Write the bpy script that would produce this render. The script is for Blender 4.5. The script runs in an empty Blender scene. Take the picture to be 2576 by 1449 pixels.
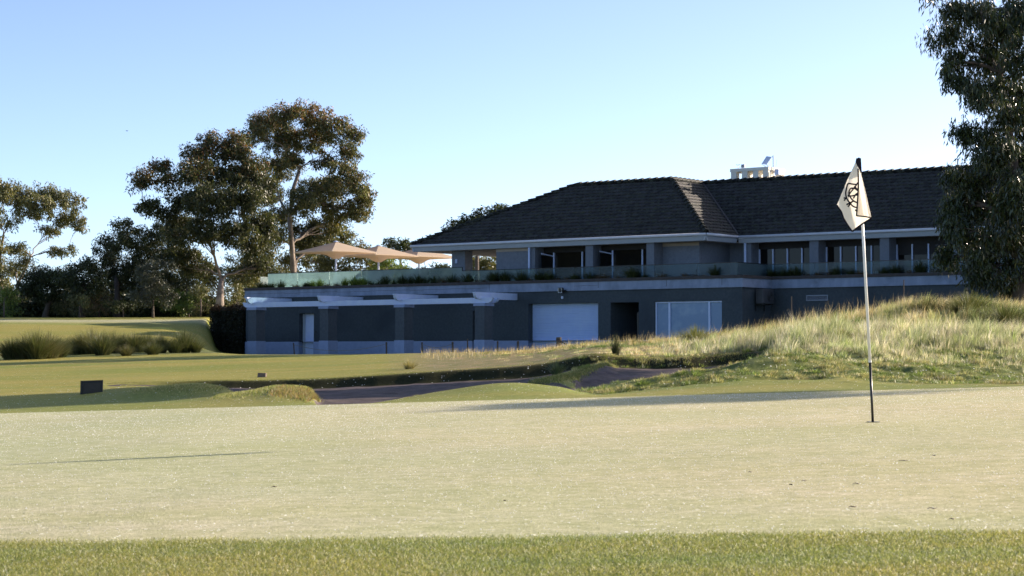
import bpy, math, random
import numpy as np
from mathutils import Vector, Matrix
R = math.radians
random.seed(7); rng = np.random.default_rng(11)
sc = bpy.context.scene
C = sc.collection

# ------------------------------------------------------------------ camera, sky, sun, exposure
PITCH = math.atan((889.5 - 724.5) / 5000.0)
cd = bpy.data.cameras.new('camera'); cam = bpy.data.objects.new('camera', cd); C.objects.link(cam)
cam.location = (0, 0, 0); cam.rotation_euler = (math.pi/2 + PITCH, 0, 0)
cd.sensor_width = 36; cd.lens = 36 * 5000 / 2576.0; cd.clip_start = .1; cd.clip_end = 6000
cd.dof.use_dof = True; cd.dof.focus_distance = 24; cd.dof.aperture_fstop = 11
sc.camera = cam
SUN_AZ, SUN_EL = 66.0, 19.0          # clockwise from +Y (straight ahead), above the horizon
w = bpy.data.worlds.new('World'); sc.world = w; w.use_nodes = True
nt = w.node_tree; nt.nodes.clear()
sky = nt.nodes.new('ShaderNodeTexSky'); sky.sky_type = 'NISHITA'; sky.sun_disc = False
sky.sun_elevation = R(SUN_EL); sky.sun_rotation = R(SUN_AZ)
sky.altitude = 300; sky.air_density = 0.40; sky.dust_density = 1.0; sky.ozone_density = 1.0
bg = nt.nodes.new('ShaderNodeBackground'); bg.inputs[1].default_value = 0.148
wo = nt.nodes.new('ShaderNodeOutputWorld')
tn = nt.nodes.new('ShaderNodeMix'); tn.data_type = 'RGBA'; tn.blend_type = 'MULTIPLY'; tn.inputs[0].default_value = 1; tn.inputs[7].default_value = (1.04, 1.015, .965, 1)
nt.links.new(sky.outputs[0], tn.inputs[6]); nt.links.new(tn.outputs[2], bg.inputs[0]); nt.links.new(bg.outputs[0], wo.inputs[0])
ld = bpy.data.lights.new('sun', 'SUN'); ld.energy = 4.9; ld.angle = R(.5); ld.color = (1, .85, .69)
sun = bpy.data.objects.new('sun', ld); C.objects.link(sun)
sv = Vector((math.sin(R(SUN_AZ))*math.cos(R(SUN_EL)), math.cos(R(SUN_AZ))*math.cos(R(SUN_EL)), math.sin(R(SUN_EL))))
sun.rotation_euler = sv.to_track_quat('Z', 'Y').to_euler(); sun.location = sv * 200
sc.view_settings.view_transform = 'Standard'; sc.view_settings.look = 'None'
sc.view_settings.exposure = 1.1; sc.view_settings.gamma = 1
sc.cycles.max_bounces = 8; sc.cycles.transparent_max_bounces = 16
sc.cycles.sample_clamp_indirect = 6; sc.cycles.sample_clamp_direct = 8

# ------------------------------------------------------------------ tags
def tag(o, label=None, cat=None, group=None, kind=None):
    if label: o['label'] = label
    if cat: o['category'] = cat
    if group: o['group'] = group
    if kind: o['kind'] = kind
    return o
def empty(name, loc, rz=0.0, label=None, cat=None, group=None):
    o = bpy.data.objects.new(name, None); C.objects.link(o); o.location = loc; o.rotation_euler = (0, 0, rz)
    o.empty_display_size = .2
    return tag(o, label, cat, group)

# ------------------------------------------------------------------ node helpers / materials
def newmat(name):
    m = bpy.data.materials.new(name); m.use_nodes = True; n = m.node_tree; n.nodes.clear(); return m, n
def nd(n, t, **kw):
    x = n.nodes.new(t)
    for k, v in kw.items():
        if k.startswith('i_'):
            x.inputs[k[2:].replace('_', ' ')].default_value = v
        else: setattr(x, k, v)
    return x
def mixc(n, fac, a, b, mode='MIX'):
    m = n.nodes.new('ShaderNodeMix'); m.data_type = 'RGBA'; m.blend_type = mode
    for sock, v in ((m.inputs[0], fac), (m.inputs[6], a), (m.inputs[7], b)):
        if isinstance(v, bpy.types.NodeSocket): n.links.new(v, sock)
        elif isinstance(v, (int, float)): sock.default_value = v
        else: sock.default_value = (*v, 1) if len(v) == 3 else v
    return m.outputs[2]
def noise(n, scale, detail=4, rough=.55, coord='Object', stretch=None):
    tc = n.nodes.new('ShaderNodeTexCoord'); src = tc.outputs[coord]
    if stretch:
        mp = n.nodes.new('ShaderNodeMapping'); mp.inputs['Scale'].default_value = stretch
        n.links.new(src, mp.inputs[0]); src = mp.outputs[0]
    t = n.nodes.new('ShaderNodeTexNoise'); t.inputs['Scale'].default_value = scale
    t.inputs['Detail'].default_value = detail; t.inputs['Roughness'].default_value = rough
    n.links.new(src, t.inputs['Vector']); return t.outputs['Fac']
def ramp(n, src, lo, hi, a=0., b=1.):
    r = n.nodes.new('ShaderNodeMapRange'); r.inputs[1].default_value = lo; r.inputs[2].default_value = hi
    r.inputs[3].default_value = a; r.inputs[4].default_value = b; n.links.new(src, r.inputs[0]); return r.outputs[0]
def simple(name, c1, c2=None, rough=.7, scale=6., bump=0., bscale=40., metal=0., stretch=None, spec=.5, detail=5, c3=None, s3=.6):
    m, n = newmat(name)
    p = n.nodes.new('ShaderNodeBsdfPrincipled'); o = n.nodes.new('ShaderNodeOutputMaterial')
    p.inputs['Roughness'].default_value = rough; p.inputs['Metallic'].default_value = metal
    p.inputs['Specular IOR Level'].default_value = spec
    col = mixc(n, ramp(n, noise(n, scale, detail, .6, stretch=stretch), .3, .7), c1, c2 or c1)
    if c3: col = mixc(n, ramp(n, noise(n, s3, 4, .6), .5, .68), col, c3)
    n.links.new(col, p.inputs['Base Color'])
    if bump:
        b = n.nodes.new('ShaderNodeBump'); b.inputs['Strength'].default_value = bump; b.inputs['Distance'].default_value = .02
        n.links.new(noise(n, bscale, 3), b.inputs['Height']); n.links.new(b.outputs[0], p.inputs['Normal'])
    n.links.new(p.outputs[0], o.inputs[0]); return m
def leafmat(name, trans=.35, rough=.4, spec=.5, tcol=(1.2, 1.15, .7)):
    """foliage: per-leaf colour attribute, part of the light passes through"""
    m, n = newmat(name)
    at = nd(n, 'ShaderNodeAttribute', attribute_name='Col')
    p = n.nodes.new('ShaderNodeBsdfPrincipled'); p.inputs['Roughness'].default_value = rough
    p.inputs['Specular IOR Level'].default_value = spec
    n.links.new(at.outputs['Color'], p.inputs['Base Color'])
    t = n.nodes.new('ShaderNodeBsdfTranslucent')
    n.links.new(mixc(n, 1., at.outputs['Color'], tcol, 'MULTIPLY'), t.inputs[0])
    mx = n.nodes.new('ShaderNodeMixShader'); mx.inputs[0].default_value = trans
    n.links.new(p.outputs[0], mx.inputs[1]); n.links.new(t.outputs[0], mx.inputs[2])
    o = n.nodes.new('ShaderNodeOutputMaterial'); n.links.new(mx.outputs[0], o.inputs[0]); return m

M = {}
M['render'] = simple('dark_render', (0.041, 0.055, 0.068), (0.063, 0.077, 0.092), .9, 9, .5, 60, c3=(0.034, 0.045, 0.059), s3=.35)
M['render_mid'] = simple('pillar_render', (.062, .074, .090), (.085, .098, .116), .9, 9, .5, 60)
M['render_up'] = simple('grey_render', (0.130, 0.151, 0.188), (0.169, 0.193, 0.233), .9, 8, .5, 60)
M['plinth'] = simple('plinth_paint', (0.244, 0.304, 0.473), (0.293, 0.355, 0.538), .85, 5, .15, 50)
M['parapet'] = simple('weathered_concrete', (0.267, 0.321, 0.448), (0.194, 0.239, 0.336), .85, 1.6, .2, 40, stretch=(2.2, 2.2, .35), c3=(0.154, 0.190, 0.259), s3=1.1)
M['coping'] = simple('dark_coping', (.035, .030, .032), (.06, .05, .05), .8, 6)
M['joint'] = simple('joint_line', (.09, .09, .1), rough=.9)
M['white'] = simple('white_paint', (0.475, 0.567, 0.825), (0.562, 0.656, 0.850), .5, 3)
M['cream'] = simple('cream_fascia', (0.362, 0.420, 0.493), (0.420, 0.471, 0.536), .5, 3)
M['gutter'] = simple('gutter_metal', (0.552, 0.576, 0.648), (0.648, 0.672, 0.744), .35, 3)
M['soffit'] = simple('soffit_board', (.30, .26, .22), (.36, .31, .26), .8, 3)
M['darkroom'] = simple('dark_interior', (.012, .012, .014), (.02, .018, .016), .8, 2)
M['black'] = simple('black_metal', (.012, .012, .013), rough=.4)
M['chim'] = simple('chimney_render', (0.672, 0.638, 0.560), (0.806, 0.773, 0.694), .85, 5, .1)
M['timber'] = simple('weathered_timber', (.085, .062, .048), (.13, .10, .075), .85, 14, .3, 60, stretch=(6, 6, .8))
M['rope'] = simple('rope', (.22, .19, .15), (.3, .26, .2), .9, 60)
M['tan'] = None
M['bark'] = simple('smooth_gum_bark', (.26, .20, .16), (.11, .085, .07), .8, 2.2, .5, 9, c3=(.36, .29, .23), s3=1.3)
M['darkbark'] = simple('rough_dark_bark', (.075, .06, .05), (.13, .10, .085), .95, 7, .6, 14)
M['leaf'] = leafmat('gum_leaves', .32, .45, .4)
M['leafdk'] = leafmat('dark_leaves', .20, .45, .35)
M['leafglossy'] = leafmat('glossy_gum_leaves', .22, .32, .6)
M['blade'] = leafmat('grass_blades', .45, .45, .45, (1.15, 1.1, .85))
M['tuft'] = leafmat('tuft_blades', .35, .5, .3)
M['garage'] = simple('white_shutter', (0.420, 0.542, 0.823), (0.490, 0.612, 0.850), .5, 2)
M['louvre'] = simple('grey_louvre', (.20, .23, .29), rough=.6)
M['acbody'] = simple('grey_casing', (.045, .048, .055), (.06, .062, .07), .5, 3)
M['steel'] = simple('galvanised_steel', (.35, .36, .38), rough=.4, metal=.6)
M['board'] = simple('dark_board', (.030, .022, .016), (.05, .036, .026), .6, 14, .2, 30, stretch=(1, 1, 8))
M['boardframe'] = simple('black_board_frame', (.010, .008, .007), (.016, .012, .01), .5, 8)
M['poleblack'] = simple('black_pole', (.015, .013, .012), rough=.35)
M['polewhite'] = simple('white_pole', (.75, .74, .72), rough=.35)
M['stone'] = simple('rough_marker_stone', (.12, .09, .075), (.20, .155, .13), .95, 30, .6, 50)
M['soil'] = simple('planter_soil', (.05, .038, .032), (.08, .06, .05), .95, 20, .6, 30)

def roofmat():
    m, n = newmat('moss_grown_tiles')
    p = n.nodes.new('ShaderNodeBsdfPrincipled'); o = n.nodes.new('ShaderNodeOutputMaterial')
    at = nd(n, 'ShaderNodeAttribute', attribute_name='Col')
    col = mixc(n, ramp(n, noise(n, 5., 6, .7), .45, .66), at.outputs['Color'], (.050, .056, .040))
    col = mixc(n, ramp(n, noise(n, 22., 3, .6), .60, .70), col, (.13, .13, .125))
    n.links.new(col, p.inputs['Base Color']); p.inputs['Roughness'].default_value = .62
    p.inputs['Specular IOR Level'].default_value = .2
    b = n.nodes.new('ShaderNodeBump'); b.inputs['Strength'].default_value = .9; b.inputs['Distance'].default_value = .02
    n.links.new(noise(n, 30, 4, .7), b.inputs['Height']); n.links.new(b.outputs[0], p.inputs['Normal'])
    n.links.new(p.outputs[0], o.inputs[0]); return m
M['roof'] = roofmat()

def glassmat(name, tint, frost, fcol, rough=.35):
    """clear glass partly fogged with dew: transparent + milky layer + reflection"""
    m, n = newmat(name)
    tr = n.nodes.new('ShaderNodeBsdfTransparent'); tr.inputs[0].default_value = (*tint, 1)
    df = n.nodes.new('ShaderNodeBsdfDiffuse'); df.inputs[0].default_value = (*fcol, 1)
    tl = n.nodes.new('ShaderNodeBsdfTranslucent'); tl.inputs[0].default_value = (*fcol, 1)
    mk = n.nodes.new('ShaderNodeMixShader'); mk.inputs[0].default_value = .5
    n.links.new(df.outputs[0], mk.inputs[1]); n.links.new(tl.outputs[0], mk.inputs[2])
    mx = n.nodes.new('ShaderNodeMixShader')
    n.links.new(ramp(n, noise(n, .55, 3, .5), .35, .65, frost[0], frost[1]), mx.inputs[0])
    n.links.new(tr.outputs[0], mx.inputs[1]); n.links.new(mk.outputs[0], mx.inputs[2])
    gl = n.nodes.new('ShaderNodeBsdfGlossy'); gl.inputs['Roughness'].default_value = rough
    fr = n.nodes.new('ShaderNodeFresnel'); fr.inputs[0].default_value = 1.45
    m2 = n.nodes.new('ShaderNodeMixShader'); n.links.new(fr.outputs[0], m2.inputs[0])
    n.links.new(mx.outputs[0], m2.inputs[1]); n.links.new(gl.outputs[0], m2.inputs[2])
    o = n.nodes.new('ShaderNodeOutputMaterial'); n.links.new(m2.outputs[0], o.inputs[0]); return m
M['frosted'] = glassmat('dewy_glass', (.68, .84, .82), (.20, .78), (.30, .40, .41))
M['glassB'] = glassmat('clearer_dewy_glass', (.60, .76, .80), (.08, .24), (.10, .16, .20))
M['pane'] = simple('dark_window_glass', (.006, .007, .008), (.014, .012, .009), .04, 1.2, spec=.16)
M['bluepane'] = simple('film_covered_glass', (0.128, 0.225, 0.375), (0.165, 0.270, 0.435), .25, .9, spec=.5, c3=(0.225, 0.330, 0.465), s3=1.6)

def clothmat(name, col, trans, tcol, rough=.8, wr=0.):
    m, n = newmat(name)
    p = n.nodes.new('ShaderNodeBsdfPrincipled'); p.inputs['Roughness'].default_value = rough
    p.inputs['Base Color'].default_value = (*col, 1); p.inputs['Specular IOR Level'].default_value = .2
    t = n.nodes.new('ShaderNodeBsdfTranslucent'); t.inputs[0].default_value = (*tcol, 1)
    mx = n.nodes.new('ShaderNodeMixShader'); mx.inputs[0].default_value = trans
    n.links.new(p.outputs[0], mx.inputs[1]); n.links.new(t.outputs[0], mx.inputs[2])
    o = n.nodes.new('ShaderNodeOutputMaterial'); n.links.new(mx.outputs[0], o.inputs[0]); return m
M['canvas'] = clothmat('tan_canvas', (.57, .48, .38), .38, (.86, .66, .45))
M['flagcloth'] = clothmat('white_flag_cloth', (.78, .76, .72), .50, (.95, .88, .76))
M['flagblack'] = clothmat('black_flag_print', (.010, .008, .016), .03, (.02, .02, .05))

# ------------------------------------------------------------------ mesh helpers
def mesh_np(name, V, polys, mat, parent=None, smooth=False, col=None):
    """V (n,3); polys: list of (k,m) int arrays; one object"""
    me = bpy.data.meshes.new(name); V = np.asarray(V, np.float32)
    me.vertices.add(len(V)); me.vertices.foreach_set('co', V.ravel())
    polys = [np.asarray(p, np.int32) for p in polys if len(p)]
    loops = np.concatenate([p.ravel() for p in polys]); tot = np.concatenate([np.full(len(p), p.shape[1], np.int32) for p in polys])
    st = np.concatenate([[0], np.cumsum(tot)[:-1]]).astype(np.int32)
    me.loops.add(len(loops)); me.loops.foreach_set('vertex_index', loops)
    me.polygons.add(len(tot)); me.polygons.foreach_set('loop_start', st); me.polygons.foreach_set('loop_total', tot)
    if smooth: me.polygons.foreach_set('use_smooth', np.ones(len(tot), bool))
    me.update(calc_edges=True); me.validate()
    if col is not None:
        a = me.color_attributes.new('Col', 'FLOAT_COLOR', 'POINT')
        c = np.ones((len(V), 4), np.float32); c[:, :3] = col; a.data.foreach_set('color', c.ravel())
    for mm in (mat if isinstance(mat, list) else [mat]): me.materials.append(mm)
    o = bpy.data.objects.new(name, me); C.objects.link(o)
    if parent: o.parent = parent
    return o

class MB:
    """collects boxes, tubes and faces and links them as ONE mesh object"""
    def __init__(s): s.v = []; s.f = []
    def add(s, vs, fs):
        b = len(s.v); s.v += [tuple(map(float, p)) for p in vs]; s.f += [tuple(i + b for i in f) for f in fs]; return s
    def box(s, x0, x1, y0, y1, z0, z1):
        return s.add([(x0,y0,z0),(x1,y0,z0),(x1,y1,z0),(x0,y1,z0),(x0,y0,z1),(x1,y0,z1),(x1,y1,z1),(x0,y1,z1)],
                     [(0,3,2,1),(4,5,6,7),(0,1,5,4),(1,2,6,5),(2,3,7,6),(3,0,4,7)])
    def quad(s, a, b, c, d): return s.add([a, b, c, d], [(0,1,2,3)])
    def tube(s, pts, rad, k=8, cap=True):
        pts = [Vector(p) for p in pts]; n = len(pts)
        rad = list(rad) if hasattr(rad, '__len__') else [rad]*n
        vs = []; up = None
        for i, p in enumerate(pts):
            t = (pts[min(i+1, n-1)] - pts[max(i-1, 0)]).normalized()
            if up is None: up = Vector((0,0,1)) if abs(t.z) < .9 else Vector((1,0,0))
            a = t.cross(up); a = a.normalized() if a.length > 1e-6 else Vector((1,0,0)); b = t.cross(a).normalized(); up = b.cross(t) * 1.0 if False else up
            for j in range(k):
                q = 2*math.pi*j/k; vs.append(p + (a*math.cos(q) + b*math.sin(q))*rad[i])
        fs = [(i*k+j, i*k+(j+1)%k, (i+1)*k+(j+1)%k, (i+1)*k+j) for i in range(n-1) for j in range(k)]
        if cap: fs += [tuple(range(k))[::-1], tuple(range((n-1)*k, n*k))]
        return s.add(vs, fs)
    def prism(s, poly, y0, y1, axis='y'):
        """polygon in (x,z) extruded along y; axis='x': polygon in (y,z) extruded along x"""
        n = len(poly)
        if axis == 'y': vs = [(a, y0, b) for a, b in poly] + [(a, y1, b) for a, b in poly]
        elif axis == 'x': vs = [(y0, a, b) for a, b in poly] + [(y1, a, b) for a, b in poly]
        else: vs = [(a, b, y0) for a, b in poly] + [(a, b, y1) for a, b in poly]
        return s.add(vs, [tuple(range(n)), tuple(range(2*n-1, n-1, -1))] + [(i, i+n, (i+1)%n+n, (i+1)%n) for i in range(n)])
    def build(s, name, mat, parent=None, smooth=False, bevel=0.):
        me = bpy.data.meshes.new(name); me.from_pydata(s.v, [], s.f); me.update()
        import bmesh
        bm = bmesh.new(); bm.from_mesh(me); bmesh.ops.recalc_face_normals(bm, faces=bm.faces[:]); bm.to_mesh(me); bm.free()
        me.materials.append(mat)
        if smooth:
            for p in me.polygons: p.use_smooth = True
        o = bpy.data.objects.new(name, me); C.objects.link(o)
        if parent: o.parent = parent
        if bevel:
            b = o.modifiers.new('b', 'BEVEL'); b.width = bevel; b.segments = 2; b.limit_method = 'ANGLE'
        return o

# ------------------------------------------------------------------ surveying: a pixel of the photo (4096 wide) on a known plane -> metres
def ray(x, y):
    a = (x - 2048) / 7950.4; b = (1152 - y) / 7950.4
    return Vector((a, math.cos(PITCH) - b*math.sin(PITCH), math.sin(PITCH) + b*math.cos(PITCH)))
def atY(x, y, Y):           # pixels in the 2576-wide frame, at distance Y
    r = ray(x*1.59006, y*1.59006); return r * (Y / r.y)

# ------------------------------------------------------------------ terrain
def vnoise(x, y, seed=0):
    x = np.asarray(x, float); y = np.asarray(y, float)
    xi = np.floor(x).astype(np.int64); yi = np.floor(y).astype(np.int64); fx = x-xi; fy = y-yi
    fx = fx*fx*(3-2*fx); fy = fy*fy*(3-2*fy)
    def h(a, b):
        v = np.sin(a*127.1 + b*311.7 + seed*74.7) * 43758.5453; return v - np.floor(v)
    return (h(xi,yi)*(1-fx)+h(xi+1,yi)*fx)*(1-fy) + (h(xi,yi+1)*(1-fx)+h(xi+1,yi+1)*fx)*fy
def fbm(x, y, seed=0, o=4):
    s = 0; a = .5; t = 0
    for i in range(o): s = s + a*vnoise(x*2**i, y*2**i, seed+i); t += a; a *= .5
    return s/t
def pchip(x, Y, xq):
    """monotone cubic through (x, Y[:,k]) for every column k"""
    x = np.asarray(x, float); Y = np.asarray(Y, float); Y = Y[:, None] if Y.ndim == 1 else Y
    h = np.diff(x)[:, None]; dl = np.diff(Y, axis=0)/h; m = np.zeros_like(Y)
    w1 = 2*h[1:]+h[:-1]; w2 = h[1:]+2*h[:-1]
    ok = dl[:-1]*dl[1:] > 0
    with np.errstate(divide='ignore', invalid='ignore'): mm = (w1+w2)/(w1/dl[:-1]+w2/dl[1:])
    m[1:-1] = np.where(ok, mm, 0); m[0] = dl[0]; m[-1] = dl[-1]
    xq = np.clip(xq, x[0], x[-1]); i = np.clip(np.searchsorted(x, xq)-1, 0, len(x)-2)
    hh = h[i]; t = ((xq-x[i]))[:, None]/hh
    return (2*t**3-3*t**2+1)*Y[i] + (t**3-2*t**2+t)*hh*m[i] + (-2*t**3+3*t**2)*Y[i+1] + (t**3-t**2)*hh*m[i+1]
GA, GB, GC = -.765, .0264, .0086
def plane(X, Y): return GA + GB*X + GC*Y
ROWS = [
 (24.7, [(-800,1063),(0,1041),(560,1024),(740,1016),(790,1016),(805,1019),(860,1018),(930,1014),(1000,1009),(1290,1001),(1500,997),(1900,984),(2330,975),(3400,948)]),
 (26, [(-800,1055),(0,1036),(200,1030),(400,1022),(560,1012),(640,1003),(700,996),(760,996),(790,1002),(806,1016),(930,1012),(1000,1006),(1100,995),(1290,982),(1400,985),(1500,993),(1560,991),(1700,981),(1900,970),(2100,966),(2330,968),(2576,966),(3400,945)]),
 (28, [(-800,1048),(0,1030),(200,1022),(400,1013),(500,1005),(560,995),(640,984),(700,973),(760,975),(788,984),(804,1008),(860,1010),(930,1009),(1000,1003),(1100,986),(1290,964),(1400,972),(1500,992),(1560,987),(1700,970),(1900,951),(2100,950),(2330,960),(2576,962),(3400,930)]),
 (29.3, [(-800,1043),(0,1024),(200,1016),(400,1005),(500,998),(560,996),(640,994),(700,992),(775,994),(800,1004),(930,1003),(1100,1000),(1290,998),(1400,992),(1480,984),(1560,976),(1700,955),(1900,930),(2100,930),(2330,948),(2576,955),(3400,920)]),
 (30.5, [(-800,1038),(0,1018),(200,1008),(300,990),(400,976),(500,969),(560,976),(600,988),(640,994),(800,1001),(930,1000),(1100,996),(1290,990),(1400,984),(1470,980),(1560,961),(1700,941),(1850,915),(1900,903),(1960,897),(2000,903),(2100,915),(2330,935),(2576,945),(3400,905)]),
 (32.5, [(-800,1030),(0,1005),(200,998),(300,985),(400,976),(500,975),(560,985),(640,992),(800,996),(930,994),(1100,988),(1290,978),(1340,968),(1400,957),(1440,962),(1470,980),(1560,974),(1700,962),(1850,932),(1900,912),(1960,894),(2100,897),(2330,915),(2576,920),(3400,890)]),
 (34.5, [(-800,1022),(0,994),(200,988),(300,978),(400,974),(560,980),(640,986),(800,989),(930,986),(1100,978),(1290,965),(1350,952),(1420,942),(1480,945),(1560,956),(1700,950),(1850,924),(1900,904),(1950,888),(2000,884),(2100,880),(2330,893),(2576,900),(3400,880)]),
 (36.5, [(-800,1014),(0,985),(200,980),(300,973),(400,971),(560,976),(700,980),(800,980),(930,977),(1100,967),(1290,962),(1380,948),(1450,930),(1520,922),(1560,935),(1700,937),(1850,918),(1905,901),(1950,882),(2000,876),(2100,868),(2330,872),(2576,880),(3400,865)]),
 (38.55, [(-800,1004),(0,975),(200,970),(270,968),(400,971),(560,980),(700,980),(800,978),(930,972),(1100,963),(1290,954),(1400,941),(1480,920),(1520,913),(1560,924),(1700,928),(1850,914),(1905,900),(1945,880),(2000,870),(2100,858),(2330,858),(2576,862),(3400,850)]),
 (39.0, [(-800,1002),(0,973),(200,967),(270,964),(400,960),(560,957),(700,955),(800,952),(930,945),(1000,941),(1100,935),(1290,922),(1400,910),(1500,893),(1560,898),(1640,902),(1700,900),(1850,890),(1920,884),(2000,866),(2100,854),(2330,855),(2576,859),(3400,845)]),
 (41, [(-800,990),(0,965),(400,952),(800,942),(1000,932),(1290,914),(1500,886),(1700,890),(1900,872),(2100,845),(2330,845),(2576,850),(3400,832)]),
 (44, [(-800,978),(0,955),(400,944),(800,930),(1000,920),(1290,903),(1500,876),(1700,872),(1900,856),(2100,846),(2330,853),(2576,860),(3400,825)]),
 (47, [(-800,966),(0,945),(400,933),(800,917),(1000,908),(1290,895),(1500,874),(1700,868),(1900,854),(2100,830),(2330,826),(2576,836),(3400,800)]),
 (50, [(-800,955),(0,935),(400,922),(800,909),(1000,901),(1290,890),(1500,872),(1700,868),(1900,848),(2100,820),(2330,794),(2576,802),(3400,775)]),
 (54, [(-800,940),(0,922),(400,910),(800,900),(1000,894),(1290,887),(1500,872),(1700,868),(1900,843),(2100,812),(2330,782),(2576,790),(3400,768)]),
 (58, [(-800,930),(0,912),(400,901),(800,895),(1000,890),(1290,886),(1500,874),(1700,870),(1900,846),(2100,815),(2330,784),(2576,784),(3400,765)]),
 (62, [(-800,922),(0,905),(400,896),(560,892),(800,893),(1000,890),(1290,884),(1500,873),(1700,860),(1900,840),(2100,822),(2330,796),(2480,786),(2576,782),(3400,770)]),
 (66, [(-800,915),(0,899),(200,892),(400,887),(530,887),(620,892),(800,893),(1290,888),(1700,880),(2100,868),(2330,830),(2480,785),(2576,784),(3400,780)]),
 (75, [(-800,895),(0,880),(200,873),(400,869),(500,877),(560,889),(620,892),(800,893),(1290,889),(2100,887),(2330,886),(2480,840),(2576,815),(3400,800)]),
 (88, [(-800,855),(0,842),(200,842),(400,840),(440,843),(480,856),(520,880),(540,889),(620,892),(1290,890),(3400,888)]),
 (94, [(-800,836),(0,827),(200,828),(400,828),(460,832),(505,846),(532,872),(548,889),(620,892),(1290,890),(3400,888)]),
 (100,[(-800,818),(0,812),(200,814),(400,815),(490,816),(522,830),(548,884),(610,892),(620,892),(1290,890),(3400,889)]),
 (106,[(-800,806),(0,804),(200,805),(400,804),(515,803),(540,822),(562,882),(610,892),(1290,890),(3400,889)]),
 (125,[(-800,797),(0,797),(530,797),(600,850),(660,888),(1290,889),(3400,889)]),
 (160,[(-800,790),(0,790),(560,790),(700,870),(1290,880),(3400,885)]),
 (300,[(-800,831),(560,831),(900,860),(3400,872)]),
 (1500,[(-800,876),(560,876),(3400,880)]),
 (4000,[(-800,884),(560,884),(3400,885)]),
]
UG = np.arange(-800, 3401, 5.)
def _z(y, Y): return (889.5 - y)/5000.*Y
tab = [_z(pchip(*zip(*r), UG)[:, 0], Y) for Y, r in ROWS]
ys = [r[0] for r in ROWS]
e24 = plane((UG-1288)/5000.*24.0, 24.0); e23 = plane((UG-1288)/5000.*22.0, 22.0)
TY = np.concatenate([np.arange(22, 130, .1), np.arange(130, 400, 2.), np.arange(400, 4001, 25.)])
TZ = pchip([22., 24.] + ys, np.vstack([e23, e24] + tab), TY)
def in_poly(u, Y, poly):
    p = np.array(poly, float); ins = np.zeros(np.shape(u), bool); j = len(p)-1
    for i in range(len(p)):
        c = ((p[i,1] > Y) != (p[j,1] > Y)); xx = (p[j,0]-p[i,0])*(Y-p[i,1])/(p[j,1]-p[i,1]+1e-12)+p[i,0]
        ins ^= c & (u < xx); j = i
    return ins
SAND1 = [(792,24.9),(812,24.25),(870,24.2),(935,24.6),(1000,27.5),(1100,28.9),(1290,29.3),(1420,29.2),(1455,31),(1400,32.0),(1335,33.2),(1360,36),(1440,38.2),(1400,38.5),(1000,38.6),(560,38.6),(300,38.7),(268,38.4),(300,37.4),(430,36.6),(560,33),(640,30.6),(780,29.6),(800,27)]
SAND2 = [(1450,30.6),(1475,31.2),(1560,31.4),(1700,31.6),(1860,32.2),(1905,34),(1900,38.4),(1700,38.6),(1560,38.5),(1500,36.3),(1470,34.6),(1440,33)]
def warpY(X, Y): return Y + (fbm(X*.9, Y*.05, 5, 4)-.5)*.38*np.exp(-((Y-38.8)/1.1)**2)
def zt(X, Y, detail=True):
    X = np.asarray(X, float); Y = np.asarray(Y, float)
    u = 1288 + 5000*X/np.maximum(Y, 1.)
    wy = warpY(X, Y) + (fbm(X*1.3, 3.3+0*X, 9, 3)-.5)*.8*np.exp(-((Y-30.5)/1.3)**2)*(u > 1450)
    uu = np.clip((u+800)/5., 0, len(UG)-1.001); ui = uu.astype(int); uf = uu-ui
    yy = np.interp(wy, TY, np.arange(len(TY))); yi = np.minimum(yy.astype(int), len(TY)-2); yf = yy-yi
    z = (TZ[yi,ui]*(1-uf)+TZ[yi,ui+1]*uf)*(1-yf) + (TZ[yi+1,ui]*(1-uf)+TZ[yi+1,ui+1]*uf)*yf
    pl = plane(X, Y)
    z = np.where(Y < 24, pl, z)
    if detail:
        sm = np.clip((Y-25)/3, 0, 1)
        rough = sm*np.clip((u-1250)/300, 0, 1)*np.clip((70-Y)/8, 0, 1)*np.clip(np.maximum((Y-39.6)/3, (u-1950)/200), 0, 1)
        z = z + rough*((fbm(X*1.1, Y*1.1, 3, 4)-.5)*.16 + (fbm(X*3.1, Y*2.2, 7, 3)-.5)*.07)
        lm = np.clip((Y-27.4)/.6, 0, 1)*np.clip((33.5-Y)/1.5, 0, 1)*np.clip((u-1470)/80, 0, 1); z = z + lm*((fbm(X*1.6+Y*1.2, Y*3.6-X*1.2, 13, 3)-.5)*.12-.02)
        sd = (in_poly(u, Y, SAND1) | in_poly(u, Y, SAND2)); z = z + sd*((fbm(X*2.2, Y*2.2, 17, 3)-.5)*.05)
        z = z + (1-rough)*sm*(fbm(X*.5, Y*.5, 4, 3)-.5)*.03
        z = z + (fbm(X*.33, Y*.33, 6, 2)-.5)*.012*np.clip((24-Y)/6, 0, 1)
    return z
def zg(X, Y): return float(zt(np.array([X]), np.array([Y]))[0])

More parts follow.
